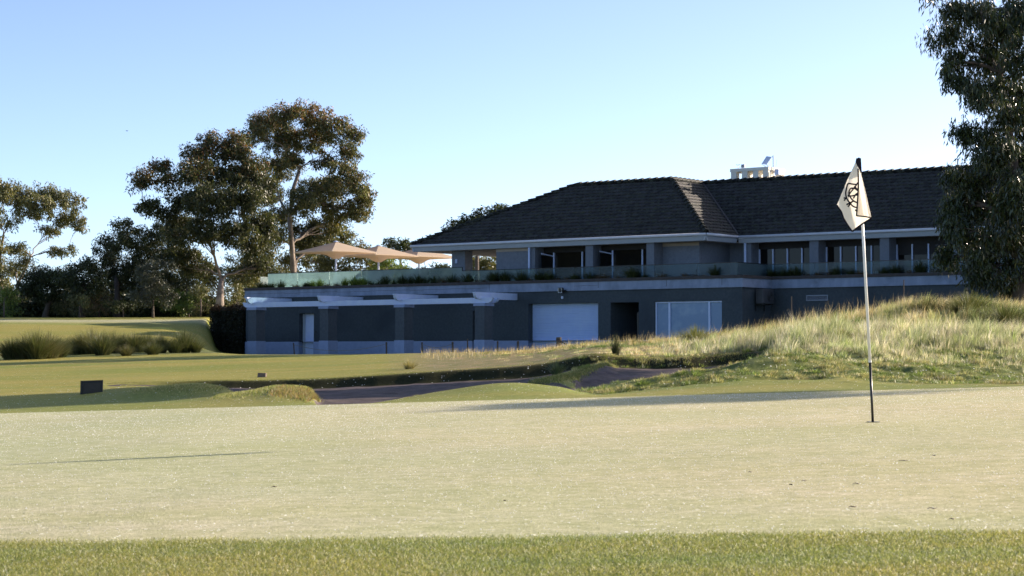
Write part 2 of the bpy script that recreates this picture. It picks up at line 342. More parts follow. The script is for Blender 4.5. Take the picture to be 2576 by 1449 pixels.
def FY(X): return 7.59-.155*np.clip(X, -2.5, 2.5)
def zones(X, Y):
    """0 turf 1 putting green 2 sand, and the base colour"""
    u = 1288+5000*X/np.maximum(Y, 1.)
    wu = u + (fbm(X*3, Y*3, 21, 3)-.5)*26; pY = warpY(X, Y); wY = pY + (fbm(X*2.2, Y*2.2, 22, 3)-.5)*.5*np.clip((38-Y)/1, 0, 1)
    sand = in_poly(wu, wY, SAND1) | in_poly(wu, wY, SAND2)
    n1 = fbm(X*.55, Y*.55, 31, 4); n2 = fbm(X*4, Y*3, 32, 3); n3 = fbm(X*.9, Y*.25, 33, 3)
    def L(a, b, t): t = np.clip(t, 0, 1)[..., None]; return np.array(a)*(1-t)+np.array(b)*t
    fringe = L((.21,.23,.07), (.24,.24,.075), (n1-.35)*2.2)
    green = L((.47,.455,.262), (.535,.49,.30), (n1-.3)*2.5)
    green = green*(1+(n3[..., None]-.5)*.16) + np.array([.03,.012,.0])*np.clip(X/4, -1, 1)[..., None]
    apron = L((.22,.24,.065), (.30,.27,.08), (n1-.3)*2.5)
    fair = L((.225,.240,.055), (.315,.270,.075), (fbm(X*.12, Y*.6, 36, 3)-.3)*2.6)
    rough = L((.20,.19,.075), (.30,.23,.12), (n2-.3)*2.5); nr = np.clip((38.5-Y)/2, 0, 1)[..., None]; rough = rough*(1-nr)+L((.10,.13,.035), (.20,.21,.07), (n2-.3)*2.5)*nr
    sandc = L((.078,.064,.068), (.135,.108,.106), (n2-.2)*1.8)
    base = fair.copy()
    ap = np.clip((33-Y)/3, 0, 1)[..., None]; base = base*(1-ap)+apron*ap
    rg = (np.clip((wu-960)/140, 0, 1)*np.clip((wY-38.4)/.7, 0, 1)*np.clip((72-Y)/6, 0, 1))
    rg = np.maximum(rg, np.clip((wu-1440)/60, 0, 1)*np.clip((wY-27.9)/.5, 0, 1)*np.clip((72-Y)/6, 0, 1))
    rg = np.maximum(rg, np.clip((wu-2150)/100, 0, 1)*np.clip((wY-26.2)/.4, 0, 1)*np.clip((72-Y)/6, 0, 1))
    rg = rg[..., None]; base = base*(1-rg)+rough*rg
    fr2 = (np.exp(-((Y-104)/3.)**2)*(u < 522))[..., None]; base = base*(1-fr2)+np.array([.42,.40,.25])*fr2     # frosted band of the far green
    bank = in_poly(wu, wY, [(-900,61),(0,62),(300,63.5),(560,64.5),(620,76),(560,80),(480,74),(300,72),(0,68),(-900,70)])[..., None]
    base = np.where(bank, L((.11,.14,.045), (.20,.19,.08), (n2-.3)*2), base)
    fy = FY(X) + .12*(n2-.5) + .18*(fbm(X*1.4, Y*.6, 39, 3)-.5)
    t = np.clip((Y-fy)/.22+.5, 0, 1)[..., None]
    near = fringe*(1-t)+green*t
    t2 = np.clip((Y-24.0)/.15, 0, 1)[..., None]
    base = near*(1-t2)+base*t2
    base = np.where(sand[..., None], sandc, base)
    lip = (np.clip((wu-330)/250, 0, 1)*np.clip((1940-wu)/40, 0, 1)*np.exp(-((pY-38.76)/.25)**6))[..., None]; base = base*(1-lip)+np.array([.030,.030,.014])*lip  # lip face: dark thatch colour with its shade put into it
    kind = np.where(sand, 2, np.where((Y > FY(X)) & (Y <= 24.02), 1, 0))
    return kind, base

def turfmat(name, kind):
    m, n = newmat(name)
    p = n.nodes.new('ShaderNodeBsdfPrincipled'); o = n.nodes.new('ShaderNodeOutputMaterial')
    at = nd(n, 'ShaderNodeAttribute', attribute_name='Col'); tc = n.nodes.new('ShaderNodeTexCoord')
    fine = noise(n, {'green': 55., 'turf': 30., 'sand': 22.}[kind], 5, .7)
    mid = noise(n, 9., 5, .7); big = noise(n, 1.0, 4, .6, stretch=(.5, 1.6, 1))
    col = mixc(n, 1., at.outputs['Color'], mixc(n, fine, (.35,.38,.30), (1.65,1.62,1.70)), 'MULTIPLY')
    col = mixc(n, 1., col, mixc(n, ramp(n, mid, .3, .7), (.78,.82,.72), (1.2,1.18,1.26)), 'MULTIPLY')
    col = mixc(n, 1., col, mixc(n, ramp(n, big, .35, .65), (.95,.965,.89), (1.04,1.035,1.08)), 'MULTIPLY')
    p.inputs['Roughness'].default_value = .8; p.inputs['Specular IOR Level'].default_value = .06
    if kind != 'sand':
        # dew drops: scattered beads, glint painted as pale dots, each tilted its own way
        vo = n.nodes.new('ShaderNodeTexVoronoi'); vo.inputs['Scale'].default_value = 34. if kind == 'green' else 22.
        n.links.new(tc.outputs['Object'], vo.inputs['Vector'])
        sep = n.nodes.new('ShaderNodeSeparateColor'); n.links.new(vo.outputs['Color'], sep.inputs[0])
        pick = ramp(n, sep.outputs[0], .90, .91); dot = ramp(n, vo.outputs['Distance'], .26, .18)
        ml = nd(n, 'ShaderNodeMath', operation='MULTIPLY'); n.links.new(pick, ml.inputs[0]); n.links.new(dot, ml.inputs[1])
        col = mixc(n, ml.outputs[0], col, (.9, .92, .9))
        b2 = nd(n, 'ShaderNodeMix', data_type='FLOAT')
        n.links.new(ml.outputs[0], b2.inputs[0]); b2.inputs[2].default_value = .7; b2.inputs[3].default_value = .3
        n.links.new(b2.outputs[0], p.inputs['Roughness'])
        # bead normals
        vm = nd(n, 'ShaderNodeVectorMath', operation='SUBTRACT'); n.links.new(vo.outputs['Color'], vm.inputs[0]); vm.inputs[1].default_value = (.5,.5,-.1)
        vn = nd(n, 'ShaderNodeVectorMath', operation='NORMALIZE'); n.links.new(vm.outputs[0], vn.inputs[0])
        bp = n.nodes.new('ShaderNodeBump'); bp.inputs['Strength'].default_value = .9; bp.inputs['Distance'].default_value = .015
        n.links.new(fine, bp.inputs['Height'])
        mv = nd(n, 'ShaderNodeMix', data_type='VECTOR'); n.links.new(ml.outputs[0], mv.inputs[0])
        n.links.new(bp.outputs[0], mv.inputs[4]); n.links.new(vn.outputs[0], mv.inputs[5]); n.links.new(mv.outputs[1], p.inputs['Normal'])
    else:
        bp = n.nodes.new('ShaderNodeBump'); bp.inputs['Strength'].default_value = .6; bp.inputs['Distance'].default_value = .03
        n.links.new(noise(n, 5., 5, .65), bp.inputs['Height']); n.links.new(bp.outputs[0], p.inputs['Normal'])
    n.links.new(col, p.inputs['Base Color']); n.links.new(p.outputs[0], o.inputs[0]); return m

def build_ground():
    rows = np.concatenate([np.array([-60,-30,-12,-4,0,2,3.5,4.5]), np.arange(5.2, 7.1, .15), np.arange(7.1, 8.1, .02), np.arange(8.15, 24, .3),
        np.arange(24.0, 42, .07), np.arange(42, 66, .22), np.arange(66, 130, .9), np.arange(130, 400, 14.), np.array([430,520,700,1000,1500,2200,3000,4000])])
    inner = np.linspace(-.285, .31, 470)
    outer = np.array([.34,.40,.5,.7,1.,1.6,2.6])
    tcol = np.concatenate([-outer[::-1], inner, outer])
    YY = rows[:, None]+0*tcol[None]; XX = tcol[None]*np.maximum(rows, 9.)[:, None]
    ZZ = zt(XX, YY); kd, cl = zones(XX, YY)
    nr, nc = XX.shape
    V = np.stack([XX, YY, ZZ], -1).reshape(-1, 3); cl = cl.reshape(-1, 3)
    idx = np.arange(nr*nc).reshape(nr, nc)
    F = np.stack([idx[:-1,:-1], idx[:-1,1:], idx[1:,1:], idx[1:,:-1]], -1).reshape(-1, 4)
    cx = V[F].mean(1); kf, _ = zones(cx[:,0], cx[:,1])
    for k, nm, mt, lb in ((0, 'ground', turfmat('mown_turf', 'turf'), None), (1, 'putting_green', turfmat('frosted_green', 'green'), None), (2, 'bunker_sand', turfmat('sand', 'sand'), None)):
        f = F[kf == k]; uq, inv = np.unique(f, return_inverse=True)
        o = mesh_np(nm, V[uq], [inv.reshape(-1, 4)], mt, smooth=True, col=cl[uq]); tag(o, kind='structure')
build_ground()

# ------------------------------------------------------------------ grass blades (uncountable)
def clump(X, Y, h, col, c=.45, pull=.45, seed=0, hue=((1.05,1.0,1.0),(.72,.84,.62))):
    """gather blades into tussocks: returns moved X, Y, heights, colours and the outward bearing"""
    gx, gy = np.floor(X/c), np.floor(Y/c)
    def H(k): v = np.sin(gx*127.1+gy*311.7+(seed+k)*74.7)*43758.5453; return v-np.floor(v)
    cx, cy = (gx+.2+.6*H(1))*c, (gy+.2+.6*H(2))*c; dx, dy = X-cx, Y-cy; r = np.hypot(dx, dy)/c
    k = np.exp(-(r/.55)**2); big = .55+.9*H(3)
    X2, Y2 = X-dx*pull*k, Y-dy*pull*k
    t = np.clip((H(4)-.45)/.2, 0, 1)[:, None]; tint = np.array(hue[0])*(1-t)+np.array(hue[1])*t
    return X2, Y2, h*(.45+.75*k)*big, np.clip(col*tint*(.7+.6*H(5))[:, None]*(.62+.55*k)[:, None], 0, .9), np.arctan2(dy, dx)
def blades(name, X, Y, h, wd, lean, col, parent=None, kind='stuff', mat=None, sink=.02, z=None, bear=None):
    n = len(X); Z = (zt(X, Y) if z is None else z)-sink
    az = rng.uniform(0, 2*np.pi, n); dx = np.cos(az)*wd/2; dy = np.sin(az)*wd/2
    la = rng.uniform(0, 2*np.pi, n) if bear is None else bear+rng.normal(0, .7, n); lx = np.cos(la)*lean*h + .12*h; ly = np.sin(la)*lean*h
    B = np.stack([X, Y, Z], -1); S = np.stack([dx, dy, 0*dx], -1)
    mid = B + np.stack([lx*.35, ly*.35, h*.55], -1); tip = B + np.stack([lx, ly, h*(1-.25*np.abs(lean))], -1)
    V = np.stack([B-S, B+S, mid-S*.75, mid+S*.75, tip], 1).reshape(-1, 3)
    i = np.arange(n)[:, None]*5
    q = i + np.array([[0,1,3,2]]); t = i + np.array([[2,3,4]])
    o = mesh_np(name, V, [q, t], mat or M['blade'], parent, col=np.repeat(col, 5, 0))
    if kind: o['kind'] = kind
    return o
def pal(n, cols, wts, var=.25):
    c = np.array(cols)[rng.choice(len(cols), n, p=np.array(wts)/sum(wts))]
    return np.clip(c*(1+rng.uniform(-var, var, (n, 1))), 0, 1)

def rough_zone(u, Y, X):
    wu = u + (fbm(X*2, Y*2, 41, 3)-.5)*120
    sand = in_poly(u, Y, SAND1) | in_poly(u, Y, SAND2)
    return ~sand, wu
def make_rough():
    # tall seeding grass on the mound and behind the bunkers
    N = 330000
    Y = 39.1 + (64-39.1)*rng.random(N)**.9; u = rng.uniform(930, 2720, N); X = (u-1288)/5000*Y
    ok, wu = rough_zone(u, Y, X)
    patch = fbm(X*.7, Y*.55, 51, 4); fine = fbm(X*2.4, Y*2.4, 52, 3)
    dens = np.clip((wu-1010)/420, .0, 1)**.8*np.clip((Y-39.1)/.6, .35, 1)*(.35+1.1*fine)
    ok &= rng.random(N) < dens; ok &= ~((u > 1420) & (u < 1500+(Y-39)*40) & (Y < 39.6)) & (warpY(X, Y) > 39.05)
    X, Y, u, patch, fine = X[ok], Y[ok], u[ok], patch[ok], fine[ok]; n = len(X)
    tall = np.clip((Y-40)/10, .25, 1)*np.clip((u-950)/600, .16, 1)
    h = (.07+.28*tall)*(.45+.6*fine+.6*patch)*rng.uniform(.6, 1.25, n)
    gold = np.clip((Y-45)/6, 0, 1)*np.clip((2250-u)/300, 0, 1)*.75 + .25*patch
    c1 = pal(n, [(.42,.37,.21),(.52,.46,.30),(.24,.27,.11),(.60,.54,.39)], [3,3,1.6,1.6])
    c2 = pal(n, [(.42,.33,.15),(.36,.27,.12),(.27,.27,.10),(.54,.46,.28)], [3,2,2,2])
    g = (rng.random(n) < gold)[:, None]; col = np.where(g, c2, c1)
    dk = np.clip((.49-patch)/.06, 0, 1)[:, None]; col = col*(1-dk)+col*np.array([.42,.60,.38])*dk
    lt = np.clip((patch-.56)/.06, 0, 1)[:, None]*np.array([1]); col = np.clip(col*(1+.35*lt*np.array([1,1,1.25])), 0, .9)
    hollow = np.clip((u-2000)/150, 0, 1)*np.clip((Y-42.3)/.8, 0, 1)*np.clip((50.5-Y)/2, 0, 1)*np.clip((fbm(X*.6, Y*.6, 57, 3)-.36)/.1, 0, 1)  # hollow: greener grass, with shade put into the blade colour
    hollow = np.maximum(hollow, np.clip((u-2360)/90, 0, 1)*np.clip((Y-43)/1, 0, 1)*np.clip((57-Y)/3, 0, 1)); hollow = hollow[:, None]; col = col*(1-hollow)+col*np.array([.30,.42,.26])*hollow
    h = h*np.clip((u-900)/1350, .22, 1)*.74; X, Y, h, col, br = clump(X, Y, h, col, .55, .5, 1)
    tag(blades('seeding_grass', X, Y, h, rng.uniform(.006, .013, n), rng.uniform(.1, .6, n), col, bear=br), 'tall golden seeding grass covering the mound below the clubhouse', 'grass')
    # thin flowering stems that stick up above it
    n = 5200; Y = rng.uniform(46, 63, n); u = rng.uniform(1060, 2650, n); X = (u-1288)/5000*Y
    h = rng.uniform(.26, .62, n)*np.clip((u-900)/1100, .35, 1)*(.4+1.1*fbm(X*.8, Y*.8, 63, 3))
    tag(blades('grass_stems', X, Y, h, rng.uniform(.005, .010, n), rng.uniform(.05, .45, n), pal(n, [(.42,.34,.18),(.52,.45,.28),(.30,.25,.13)], [2,2,1])),
        'thin flowering stems standing above the mound grass', 'grass')
    # pale feathery grass between the bunker mound and the hill
    N = 190000; Y = rng.uniform(30.5, 46, N); u = rng.uniform(1640, 2760, N); X = (u-1288)/5000*Y; lowu = (Y > 39.4)*np.clip((u-1640)/200, 0, 1)*.8
    patch = fbm(X*.9, Y*.6, 61, 4); ok = (rng.random(N) < np.maximum(lowu, np.clip((u-1930)/120, 0, 1)*np.clip((Y-30.5-(u>2250)*1.0)/3.0, .1, 1))*(patch*1.9-.25))
    X, Y, u, patch = X[ok], Y[ok], u[ok], patch[ok]; n = len(X)
    h = (.05+.25*np.clip((Y-31)/6, 0, 1))*rng.uniform(.6, 1.3, n)*(patch+.5)
    col = pal(n, [(.60,.55,.42),(.46,.46,.28),(.30,.35,.14),(.70,.66,.55)], [3,3,1.6,1.2])
    X, Y, h, col, br = clump(X, Y, h*.95*np.clip((u-1300)/700, .6, 1), col*.92, .38, .5, 2, ((1,1,1),(.68,.8,.58)))
    tag(blades('pale_feather_grass', X, Y, h, rng.uniform(.005, .011, n), rng.uniform(.1, .55, n), col, bear=br), 'pale frosted feathery grass at the foot of the mound', 'grass')
    # short wiry rough on the bunker's front mound and lips
    N = 420000; Y = rng.uniform(26.0, 39.4, N); u = rng.uniform(1440, 2760, N); X = (u-1288)/5000*Y
    ok, wu = rough_zone(u, Y, X)
    edge = np.interp(u, [1440,1500,1580,1700,1900,2100,2330,2760], [29.6,28.4,27.7,27.8,28.0,27.7,26.4,26.2])+(fbm(X*2, 0*X, 71, 3)-.5)*.8
    pt = fbm(X*1.5, Y*1.3, 72, 4)
    ok &= (Y > edge) & (rng.random(N) < .25+1.3*(pt-.3))
    ok &= (u > 1900) | (Y < 31.2) | (Y > 38.4) | ((u < 1560) & (Y > 32))
    X, Y, pt = X[ok], Y[ok], pt[ok]; n = len(X)
    col = pal(n, [(.14,.17,.05),(.25,.26,.10),(.40,.38,.21),(.34,.28,.14)], [2.4,3,2.6,1.6])
    X, Y, hh, col, br = clump(X, Y, rng.uniform(.03, .08, n)*(.5+pt), col, .30, .5, 3, ((1.1,1.1,1.1),(.5,.7,.4)))
    tag(blades('short_rough', X, Y, hh, rng.uniform(.005, .010, n), rng.uniform(.2, .8, n), col, bear=br), 'short wiry green rough on the mound between green and bunkers', 'grass')
    # turf overhang along the bunker lips, the nose and the low island
    parts = []
    def strip(pl, n, wy, h0, cols, wts):
        p = np.array(pl, float); t = rng.uniform(0, len(p)-1, n); i = np.minimum(t.astype(int), len(p)-2); f = (t-i)[:, None]
        q = p[i]*(1-f)+p[i+1]*f; Y = q[:,1]+rng.normal(0, wy, n); X = (q[:,0]-1288)/5000*q[:,1]
        parts.append((X, Y, rng.uniform(.4, 1.2, n)*h0, pal(n, cols, wts)))
    G = [(.12,.16,.04),(.25,.25,.09),(.38,.33,.15)]
    strip([(270,39.0),(400,39.1),(560,39.12),(800,39.12),(1000,39.12),(1200,39.12),(1420,39.12)], 14000, .10, .035, G, [3,3,2]); strip([(420,38.8),(800,38.8),(1420,38.8)], 9000, .07, .03, [(.030,.038,.014),(.05,.05,.02)], [2,1])  # second strip: shade of the lip face put into dark blade colours
    strip([(1420,39.1),(1560,39.1),(1700,39.1),(1850,39.0),(1960,38.2)], 8000, .12, .045, G, [3,3,2])
    strip([(1330,33),(1400,33),(1450,34.5),(1500,36.5),(1530,38.5)], 9000, .45, .07, G, [4,2,1])
    strip([(340,31),(420,30.6),(500,30.5),(570,30.7)], 9000, .35, .06, [(.30,.32,.12),(.45,.42,.22),(.16,.20,.05)], [3,3,2])
    strip([(560,28.6),(640,28.2),(700,28),(780,28)], 15000, .7, .055, [(.32,.32,.10),(.36,.31,.12),(.19,.24,.06),(.44,.43,.22)], [3,1,4,2])
    strip([(690,27),(760,26.5),(792,26)], 7000, .4, .075, [(.32,.26,.10),(.26,.17,.09),(.22,.24,.07)], [3,2,3])
    X = np.concatenate([p[0] for p in parts]); Y = np.concatenate([p[1] for p in parts]); h = np.concatenate([p[2] for p in parts]); c = np.concatenate([p[3] for p in parts])
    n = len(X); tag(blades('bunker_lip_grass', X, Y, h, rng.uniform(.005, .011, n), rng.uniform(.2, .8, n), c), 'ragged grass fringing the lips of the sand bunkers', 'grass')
    # collar of longer turf nearest the camera
    N = 250000; Y = rng.uniform(5.6, 8.05, N); X = rng.uniform(-.275, .275, N)*Y
    ok = Y < FY(X)+.12*(fbm(X*6, Y*6, 81, 2)-.5)+.18*(fbm(X*1.4, Y*.6, 39, 3)-.5)+rng.normal(0,.06,N); X, Y = X[ok], Y[ok]; n = len(X); pt = fbm(X*1.3, Y*2.4, 82, 4)
    col = pal(n, [(.22,.26,.07),(.30,.32,.11),(.38,.36,.15),(.52,.52,.38)], [3,3,1.3,.9]); col = col*(1+(pt[:, None]-.5)*np.array([.55,.2,.15]))
    tag(blades('collar_turf', X, Y, rng.uniform(.008, .02, n), rng.uniform(.0018, .0035, n), rng.uniform(.3, 1.1, n), np.clip(col, 0, 1), sink=.003), 'dewy green collar turf along the near edge of the green', 'grass')
make_rough()
def dew(n, y0, y1, r0, name, lb):
    Y = y0+(y1-y0)*rng.random(n)**.8; X = rng.uniform(-.275, .275, n)*Y
    u = 1288+5000*X/Y; ok = ~(in_poly(u, Y, SAND1) | in_poly(u, Y, SAND2) | (Y > 36.5)) & (rng.random(n) < .25+1.1*fbm(X*.5, Y*.35, 91, 3)**1.3)
    X, Y = X[ok], Y[ok]; n = len(X); Z = zt(X, Y)+.003
    r = r0*(.5+Y/26)*rng.uniform(.5, 1.5, n)*np.where(rng.random(n) < .08, 1.8, 1)
    o6 = np.array([(1,0,0),(-1,0,0),(0,1,0),(0,-1,0),(0,0,1),(0,0,-1)], float)
    V = (np.stack([X, Y, Z], -1)[:, None]+o6[None]*r[:, None, None]).reshape(-1, 3)
    f = np.array([(0,2,4),(2,1,4),(1,3,4),(3,0,4),(2,0,5),(1,2,5),(3,1,5),(0,3,5)]); F = (np.arange(n)[:, None, None]*6+f[None]).reshape(-1, 3)
    tag(mesh_np(name, V, [F], M['dew']), lb, 'dew', kind='stuff')
M['dew'] = clothmat('dew_bead', (.9, .9, .9), .75, (1, 1, 1), rough=.1)
dew(30000, 7.0, 24, .00155, 'dew_drops', 'tiny glinting dew drops scattered over the green')
dew(4000, 5.8, 7.7, .0013, 'collar_dew', 'glinting dew drops on the collar turf')
dew(3500, 24.5, 39, .0014, 'apron_dew', 'glinting dew drops beyond the green')

# ------------------------------------------------------------------ tufts (countable clumps)
def tuft_mesh(name, n, h, spread, cols, wts, bw=.012, droop=.5, parent=None, mat=None):
    a = rng.uniform(0, 2*np.pi, n); r = rng.random(n)**.6; ca, sa = np.cos(a), np.sin(a)
    hh = h*rng.uniform(.5, 1.05, n)*(1-.25*r); k = 4; t = np.linspace(0, 1, k)
    b0 = np.stack([ca*r*spread*.28, sa*r*spread*.28, 0*a], -1)
    out = r*spread*rng.uniform(.5, 1.1, n)
    V = np.zeros((n, k, 2, 3)); side = np.stack([-sa, ca, 0*a], -1)
    rot = rng.uniform(-1, 1, n)[:, None]; side = side+rot*np.stack([ca, sa, 0*a], -1); side /= np.linalg.norm(side, axis=1)[:, None]
    for i, tt in enumerate(t):
        p = b0 + np.stack([ca*out*tt**1.6, sa*out*tt**1.6, hh*(tt-droop*.35*r*tt**2.5)], -1); wdt = bw*(1-tt)**.7+.0012
        V[:, i, 0] = p-side*wdt/2; V[:, i, 1] = p+side*wdt/2
    idx = np.arange(n*k*2).reshape(n, k, 2)
    F = np.stack([idx[:,:-1,0], idx[:,:-1,1], idx[:,1:,1], idx[:,1:,0]], -1).reshape(-1, 4)
    return mesh_np(name, V.reshape(-1, 3), [F], mat or M['tuft'], parent, col=np.repeat(pal(n, cols, wts), k*2, 0))
def place_copy(src, loc, sc_, rz, label, cat, group, name=None):
    o = src.copy(); C.objects.link(o); o.location = loc; o.scale = sc_ if hasattr(sc_, '__len__') else (sc_,)*3; o.rotation_euler = (0, 0, rz)
    return tag(o, label, cat, group)

# ------------------------------------------------------------------ the clubhouse
ANG = math.atan2(-.595, .804)
OX = (984-2048)/7950.4*100
club = empty('clubhouse', (OX, 100, 0), ANG, 'long grey clubhouse with dark tiled roof above a rendered lower storey and planted terrace', 'building')
RL = Matrix.Rotation(-ANG, 3, 'Z'); OL = RL @ Vector((-OX, -100, 0))
def hd(x, y, d):           # photo pixel on a plane parallel to the front, d metres behind it -> (s, z)
    r = RL @ ray(x, y); t = (d-OL.y)/r.y; p = OL + r*t; return p.x, p.z
def hs(x, y, s):           # photo pixel on a plane square to the front, at s -> (d, z)
    r = RL @ ray(x, y); t = (s-OL.x)/r.x; p = OL + r*t; return p.y, p.z
S = lambda x, d, y=1200: hd(x, y, d)[0]
Zd = lambda x, y, d: hd(x, y, d)[1]
def LW(s, d, z=0):
    v = RL.transposed() @ Vector((s, d, z)); return Vector((v.x+OX, v.y+100, v.z))

sc1 = S(2969, 0); gstep = hs(3084, 1150, sc1)[0]
zpb = Zd(1900, 1172.5, 0); zpt = Zd(1900, 1139.2, 0); zct = zpt + .13; zpl = Zd(1300, 1366.3, 0)
s_end = sc1 + 26
print('corner', sc1, 'step', gstep, 'parapet', zpb, zpt, 'plinth', zpl)

def wall_front(mb, s0, s1, z0, z1, d, holes, depth=.35, nrm=1):
    """front wall at y=d with rectangular holes (sa,sb,za,zb), reveals going inwards"""
    ss = sorted({s0, s1, *[v for h in holes for v in h[:2]]}); zz = sorted({z0, z1, *[v for h in holes for v in h[2:4]]})
    for a, b in zip(ss, ss[1:]):
        for c, e in zip(zz, zz[1:]):
            m_, k = (a+b)/2, (c+e)/2
            if not any(h[0] < m_ < h[1] and h[2] < k < h[3] for h in holes):
                mb.quad((a,d,c),(b,d,c),(b,d,e),(a,d,e))
    for h in holes:
        a, b, c, e = h[:4]; q = d + (h[4] if len(h) > 4 else depth)
        mb.quad((a,d,c),(a,q,c),(a,q,e),(a,d,e)); mb.quad((b,d,c),(b,q,c),(b,q,e),(b,d,e))
        mb.quad((a,d,e),(b,d,e),(b,q,e),(a,q,e)); mb.quad((a,q,c),(b,q,c),(b,q,e),(a,q,e))
zb = -.9
dr = (S(1196.7,0), S(1255.5,0), zb, Zd(1200,1254,0), .34)
slot = (S(1890.6,0), S(1962,0), zb, Zd(1890,1243,0), .5)
gar = (S(2113,0), S(2392.3,0), zb, Zd(2250,1213,0), .37)
opn = (S(2442,0), S(2555,0), zb, Zd(2500,1209,0), 2.6)
win = (S(2618.7,0), S(2887,0), -.35, Zd(2750,1205,0), .14)
print('door w', dr[1]-dr[0], 'garage', gar[1]-gar[0], gar[3], 'window', win[1]-win[0])
w1 = MB(); wall_front(w1, 0, sc1, zpl, zpb, 0, [(a,b,max(c,zpl),e,q) for a,b,c,e,q in (dr,slot,gar,opn,win)])
w1.quad((sc1,0,zpl),(sc1,gstep,zpl),(sc1,gstep,zpb),(sc1,0,zpb))
w1.quad((sc1,gstep,zpl),(s_end,gstep,zpl),(s_end,gstep,zpb),(sc1,gstep,zpb))
w1.quad((0,0,zpl),(0,15,zpl),(0,15,zpb),(0,0,zpb)); w1.quad((0,15,zb),(s_end,15,zb),(s_end,15,zpb),(0,15,zpb))
w1.build('lower_wall', M['render'], club)
w2 = MB(); wall_front(w2, -.03, sc1+.03, zb, zpl, -.03, [(a,b,c,zpl,q+.03) for a,b,c,e,q in (dr,slot,gar,opn,win)])
w2.quad((sc1+.03,-.03,zb),(sc1+.03,gstep-.03,zb),(sc1+.03,gstep-.03,zpl),(sc1+.03,-.03,zpl))
w2.quad((sc1+.03,gstep-.03,zb),(s_end,gstep-.03,zb),(s_end,gstep-.03,zpl),(sc1+.03,gstep-.03,zpl)); w2.quad((-.03,-.03,zb),(-.03,15,zb),(-.03,15,zpl),(-.03,-.03,zpl))
w2.build('plinth', M['plinth'], club)
# parapet band, stepped: upper face and a small drip lip
pb = MB()
def band(mb, o, z0, z1, back=.25):
    mb.box(-o, sc1+o, -o, back, z0, z1); mb.box(sc1-back, sc1+o, back, gstep-o, z0, z1); mb.box(sc1-back, s_end, gstep-o, gstep+back, z0, z1); mb.box(-o, back, back, 15, z0, z1)
band(pb, .05, zpb, zpt); band(pb, .075, zpb, zpb+.09)
pb.build('parapet', M['parapet'], club)
jn = MB()
for x in (1196, 1957, 2393, 2666, 2888):
    s = S(x, -.05); MB().box(s-.012, s+.012, -.054, -.03, zpb+.1, zpt-.002).build('joint', M['joint'], club)
for xa, xb, y in ((990,1192,1176),(1200,1950,1168),(2300,2390,1143.5)):
    sa, sb = S(xa,0), S(xb,0); z = (zpb*.45+zpt*.55)
    n_ = int((sb-sa)/.4)
    for i in range(n_):
        a = sa+(sb-sa)*i/n_; zz = z+.012*math.sin(i*1.7)+.01*math.sin(i*.6); jn.box(a, a+(sb-sa)/n_+.01, -.0535, -.03, zz-.006, zz+.006)
    jn.build('crack', M['joint'], club); jn = MB()
cp = MB(); band(cp, .09, zpt, zct, .5); cp.build('coping', M['coping'], club)
fl = MB(); fl.box(.26, sc1-.26, .26, 14.9, zpt-.1, zpt+.03); fl.box(sc1-.26, s_end, gstep+.26, 14.9, zpt-.1, zpt+.03); fl.build('terrace_floor', simple('terrace_paving', (.30,.29,.27), (.36,.34,.31), .8, 4), club)
sl = MB(); sl.box(.26, sc1-.6, .5, 1.25, zpt+.03, zct-.02); sl.box(sc1-.6, s_end, gstep+.5, gstep+1.2, zpt+.03, zct-.02); sl.build('planter_bed', M['soil'], club)

# doors and windows of the lower storey
def rolled_door():
    a, b, c, e, q = gar; m = MB(); k = 34; z0 = -.25
    for i in range(k):
        za = z0+(e-z0)*i/k; zc = z0+(e-z0)*(i+1)/k
        m.quad((a+.02,q-.05,za),(b-.02,q-.05,za),(b-.02,q-.075,za+(zc-za)*.8),(a+.02,q-.075,za+(zc-za)*.8))
        m.quad((a+.02,q-.075,za+(zc-za)*.8),(b-.02,q-.075,za+(zc-za)*.8),(b-.02,q-.05,zc),(a+.02,q-.05,zc))
    m.build('garage_door', M['garage'], club)
rolled_door()
dS0, dS1 = S(1214.6,.3), S(1254.2,.3)
m = MB(); m.box(S(1224,.3), dr[1]-.01, .26, .31, -.2, dr[3]-.05); d1 = m.build('door', M['white'], club)
m = MB(); m.box(dS0, S(1223.2,.3), .24, .33, -.2, dr[3]-.03); m.box(S(1223.2,.3), dr[1]-.005, .25, .33, dr[3]-.045, dr[3]-.01); m.build('frame', M['cream'], d1)
m = MB(); m.box(dr[1]+.12, dr[1]+.17, -.03, .0, 1.0, 1.12); m.build('keypad', M['black'], d1)
m = MB(); m.box(slot[0]+.05, slot[1]-.05, .44, .48, -.2, slot[3]-.03); m.build('door', M['board'], club)
a,b,c,e,q = opn; MB().box(a, b, 2.5, 2.58, zb, e).build('passage_dark_back', M['darkroom'], club); MB().box(b-.12, b-.002, .05, .3, zb, e-.45).build('passage_gate', M['black'], club)  # dark sheet across the back stands for the opening's unlit interior
a,b,c,e,q = win; fx = [S(2622.5,.08), S(2675,.08), S(2682.7,.08), S(2834.5,.08), S(2842,.08)]
m = MB(); m.box(a+.004, a+.07, .05, .13, c, e-.004); m.box(fx[1], fx[2], .045, .13, c, e-.06); m.box(fx[3], fx[4], .045, .13, c, e-.06); m.box(b-.03, b-.004, .05, .13, c, e-.004); m.box(a+.07, b-.03, .05, .13, e-.06, e-.004)
wf = m.build('window', M['white'], club, bevel=.006)
m = MB(); m.box(a+.07, b-.03, .1, .12, c, e-.06); m.build('pane', M['bluepane'], wf)
tag(wf, 'wide three part window with pale blue film')

